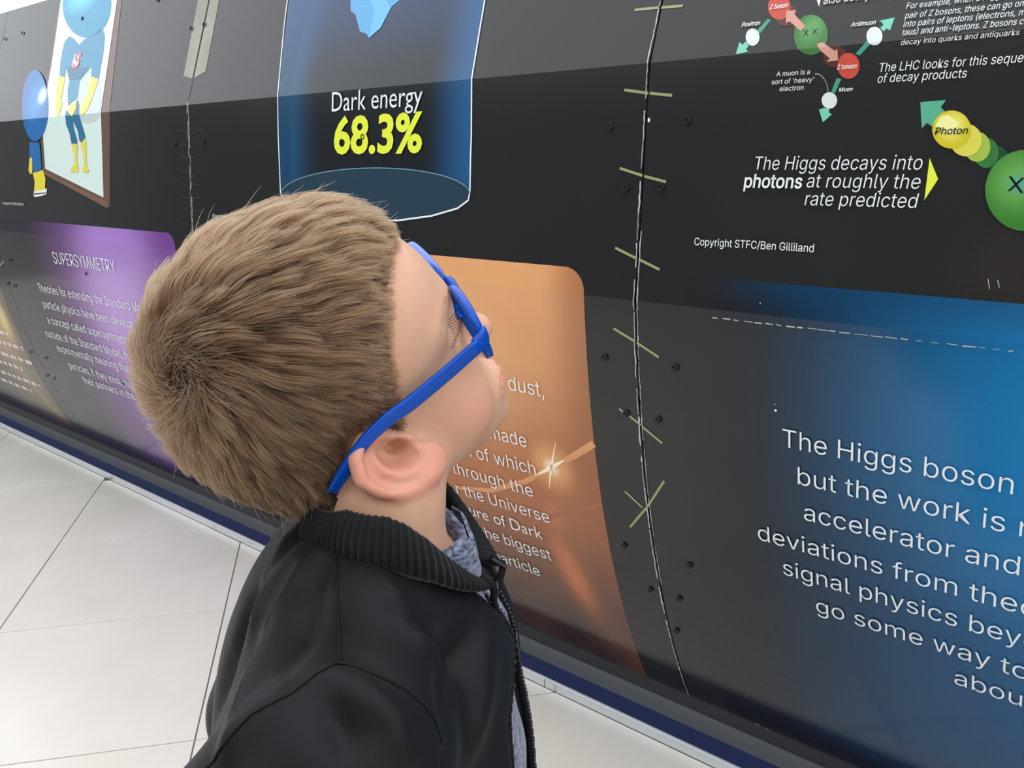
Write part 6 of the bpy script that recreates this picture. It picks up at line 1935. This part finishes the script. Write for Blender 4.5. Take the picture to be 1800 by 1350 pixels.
front = None
for sd in (-1, 1):
    n = 40
    rings = []
    for gr, dx in ((0.0, -.0026), (0.0, .0024), (.0022, .0032), (.0044, .0024), (.0046, -.0022), (.0024, -.0032)):
        rings.append([(front_x(y) + dx, y, z) for y, z in rim_outline(sd, gr)])
    V = np.array(rings).reshape(-1, 3)
    m = len(rings)
    F = [(q * n + k, q * n + (k + 1) % n, ((q + 1) % m) * n + (k + 1) % n, ((q + 1) % m) * n + k) for q in range(m) for k in range(n)]
    rim = gmesh('rim', V, F, MAT_BLUE)
    o = rim_outline(sd, .0004)
    V = [(front_x(y) + .0008, y, z) for y, z in o] + [(front_x(y) - .0006, y, z) for y, z in o]
    V += [(front_x(sd * .0345) + .0018, sd * .0345, GZ), (front_x(sd * .0345) + .0004, sd * .0345, GZ)]
    F = [(k, (k + 1) % n, 2 * n) for k in range(n)] + [(n + (k + 1) % n, n + k, 2 * n + 1) for k in range(n)]
    gmesh('lens', V, F, MAT_LENS)
# bridge and nose pads
pts = [(front_x(.0) + .0005 + .003 * math.cos(a), .0095 * math.sin(a) * 1.15, GZ + .004 + .0035 * math.cos(a)) for a in np.linspace(-math.pi / 2, math.pi / 2, 7)]
V, F = tube_mesh([pts], .0028, 8)
gmesh('bridge', V, F, MAT_BLUE)
for sd in (-1, 1):
    V, F = tube_mesh([[(front_x(.01) - .002, sd * .0098, GZ - .002), (front_x(.01) - .004, sd * .0110, GZ - .007), (front_x(.01) - .003, sd * .0128, GZ - .012)]], .0022, 8)
    gmesh('nose_pad', V, F, MAT_BLUE)


def bar(pts, hw, th):
    """flat bar swept along a path: hw half height (vertical), th half thickness"""
    P = np.asarray(pts, float)
    t = np.linspace(0, len(P) - 1, (len(P) - 1) * 6 + 1)
    Q = np.stack([np.interp(t, np.arange(len(P)), P[:, i]) for i in range(3)], 1)
    for _ in range(5):
        Q[1:-1] = (Q[:-2] + 2 * Q[1:-1] + Q[2:]) / 4
    H_ = np.interp(t, np.arange(len(P)), hw)
    T_ = np.interp(t, np.arange(len(P)), th)
    tg = np.gradient(Q, axis=0)
    tg /= np.linalg.norm(tg, axis=1)[:, None]
    side = np.array([0, 1., 0])
    V = []
    m = 12
    for q, d, h, w in zip(Q, tg, H_, T_):
        up = np.cross(d, side)
        up /= np.linalg.norm(up)
        sv = np.cross(up, d)
        for k in range(m):
            a = 2 * math.pi * k / m
            c_, s_ = math.cos(a), math.sin(a)
            e = .55
            V.append(q + up * h * math.copysign(abs(s_) ** e, s_) + sv * w * math.copysign(abs(c_) ** e, c_))
    F = [(i * m + k, i * m + (k + 1) % m, (i + 1) * m + (k + 1) % m, (i + 1) * m + k) for i in range(len(Q) - 1) for k in range(m)]
    e0 = (len(Q) - 1) * m
    F += [(0, 1, 2 + j, 3 + j) if False else (m - 1 - j, m - 2 - j, j + 1, j) for j in range(m // 2 - 1)]
    F += [(e0 + j, e0 + j + 1, e0 + m - 2 - j, e0 + m - 1 - j) for j in range(m // 2 - 1)]
    return np.array(V), np.array(F)


for sd in (-1, 1):
    V, F = bar([(.0855, sd * .0600, .004), (.0835, sd * .0655, .004), (.0765, sd * .0675, .003)], [.0055, .0058, .0055], [.003, .0028, .0022])
    gmesh('hinge_block', V, F, MAT_BLUE)
    V, F = bar([(.079, sd * .0680, .0035), (.055, sd * .0715, .000), (.022, sd * .0765, -.003), (.010, sd * .0795, -.001), (-.008, sd * .0825, -.0035), (-.020, sd * .0835, -.009), (-.032, sd * .083, -.018), (-.044, sd * .080, -.029)],
               [.0050, .0052, .0055, .0052, .0046, .0044, .0044, .0036], [.0019, .0018, .0018, .0018, .0018, .0018, .0020, .0018])
    gmesh('temple', V, F, MAT_BLUE)
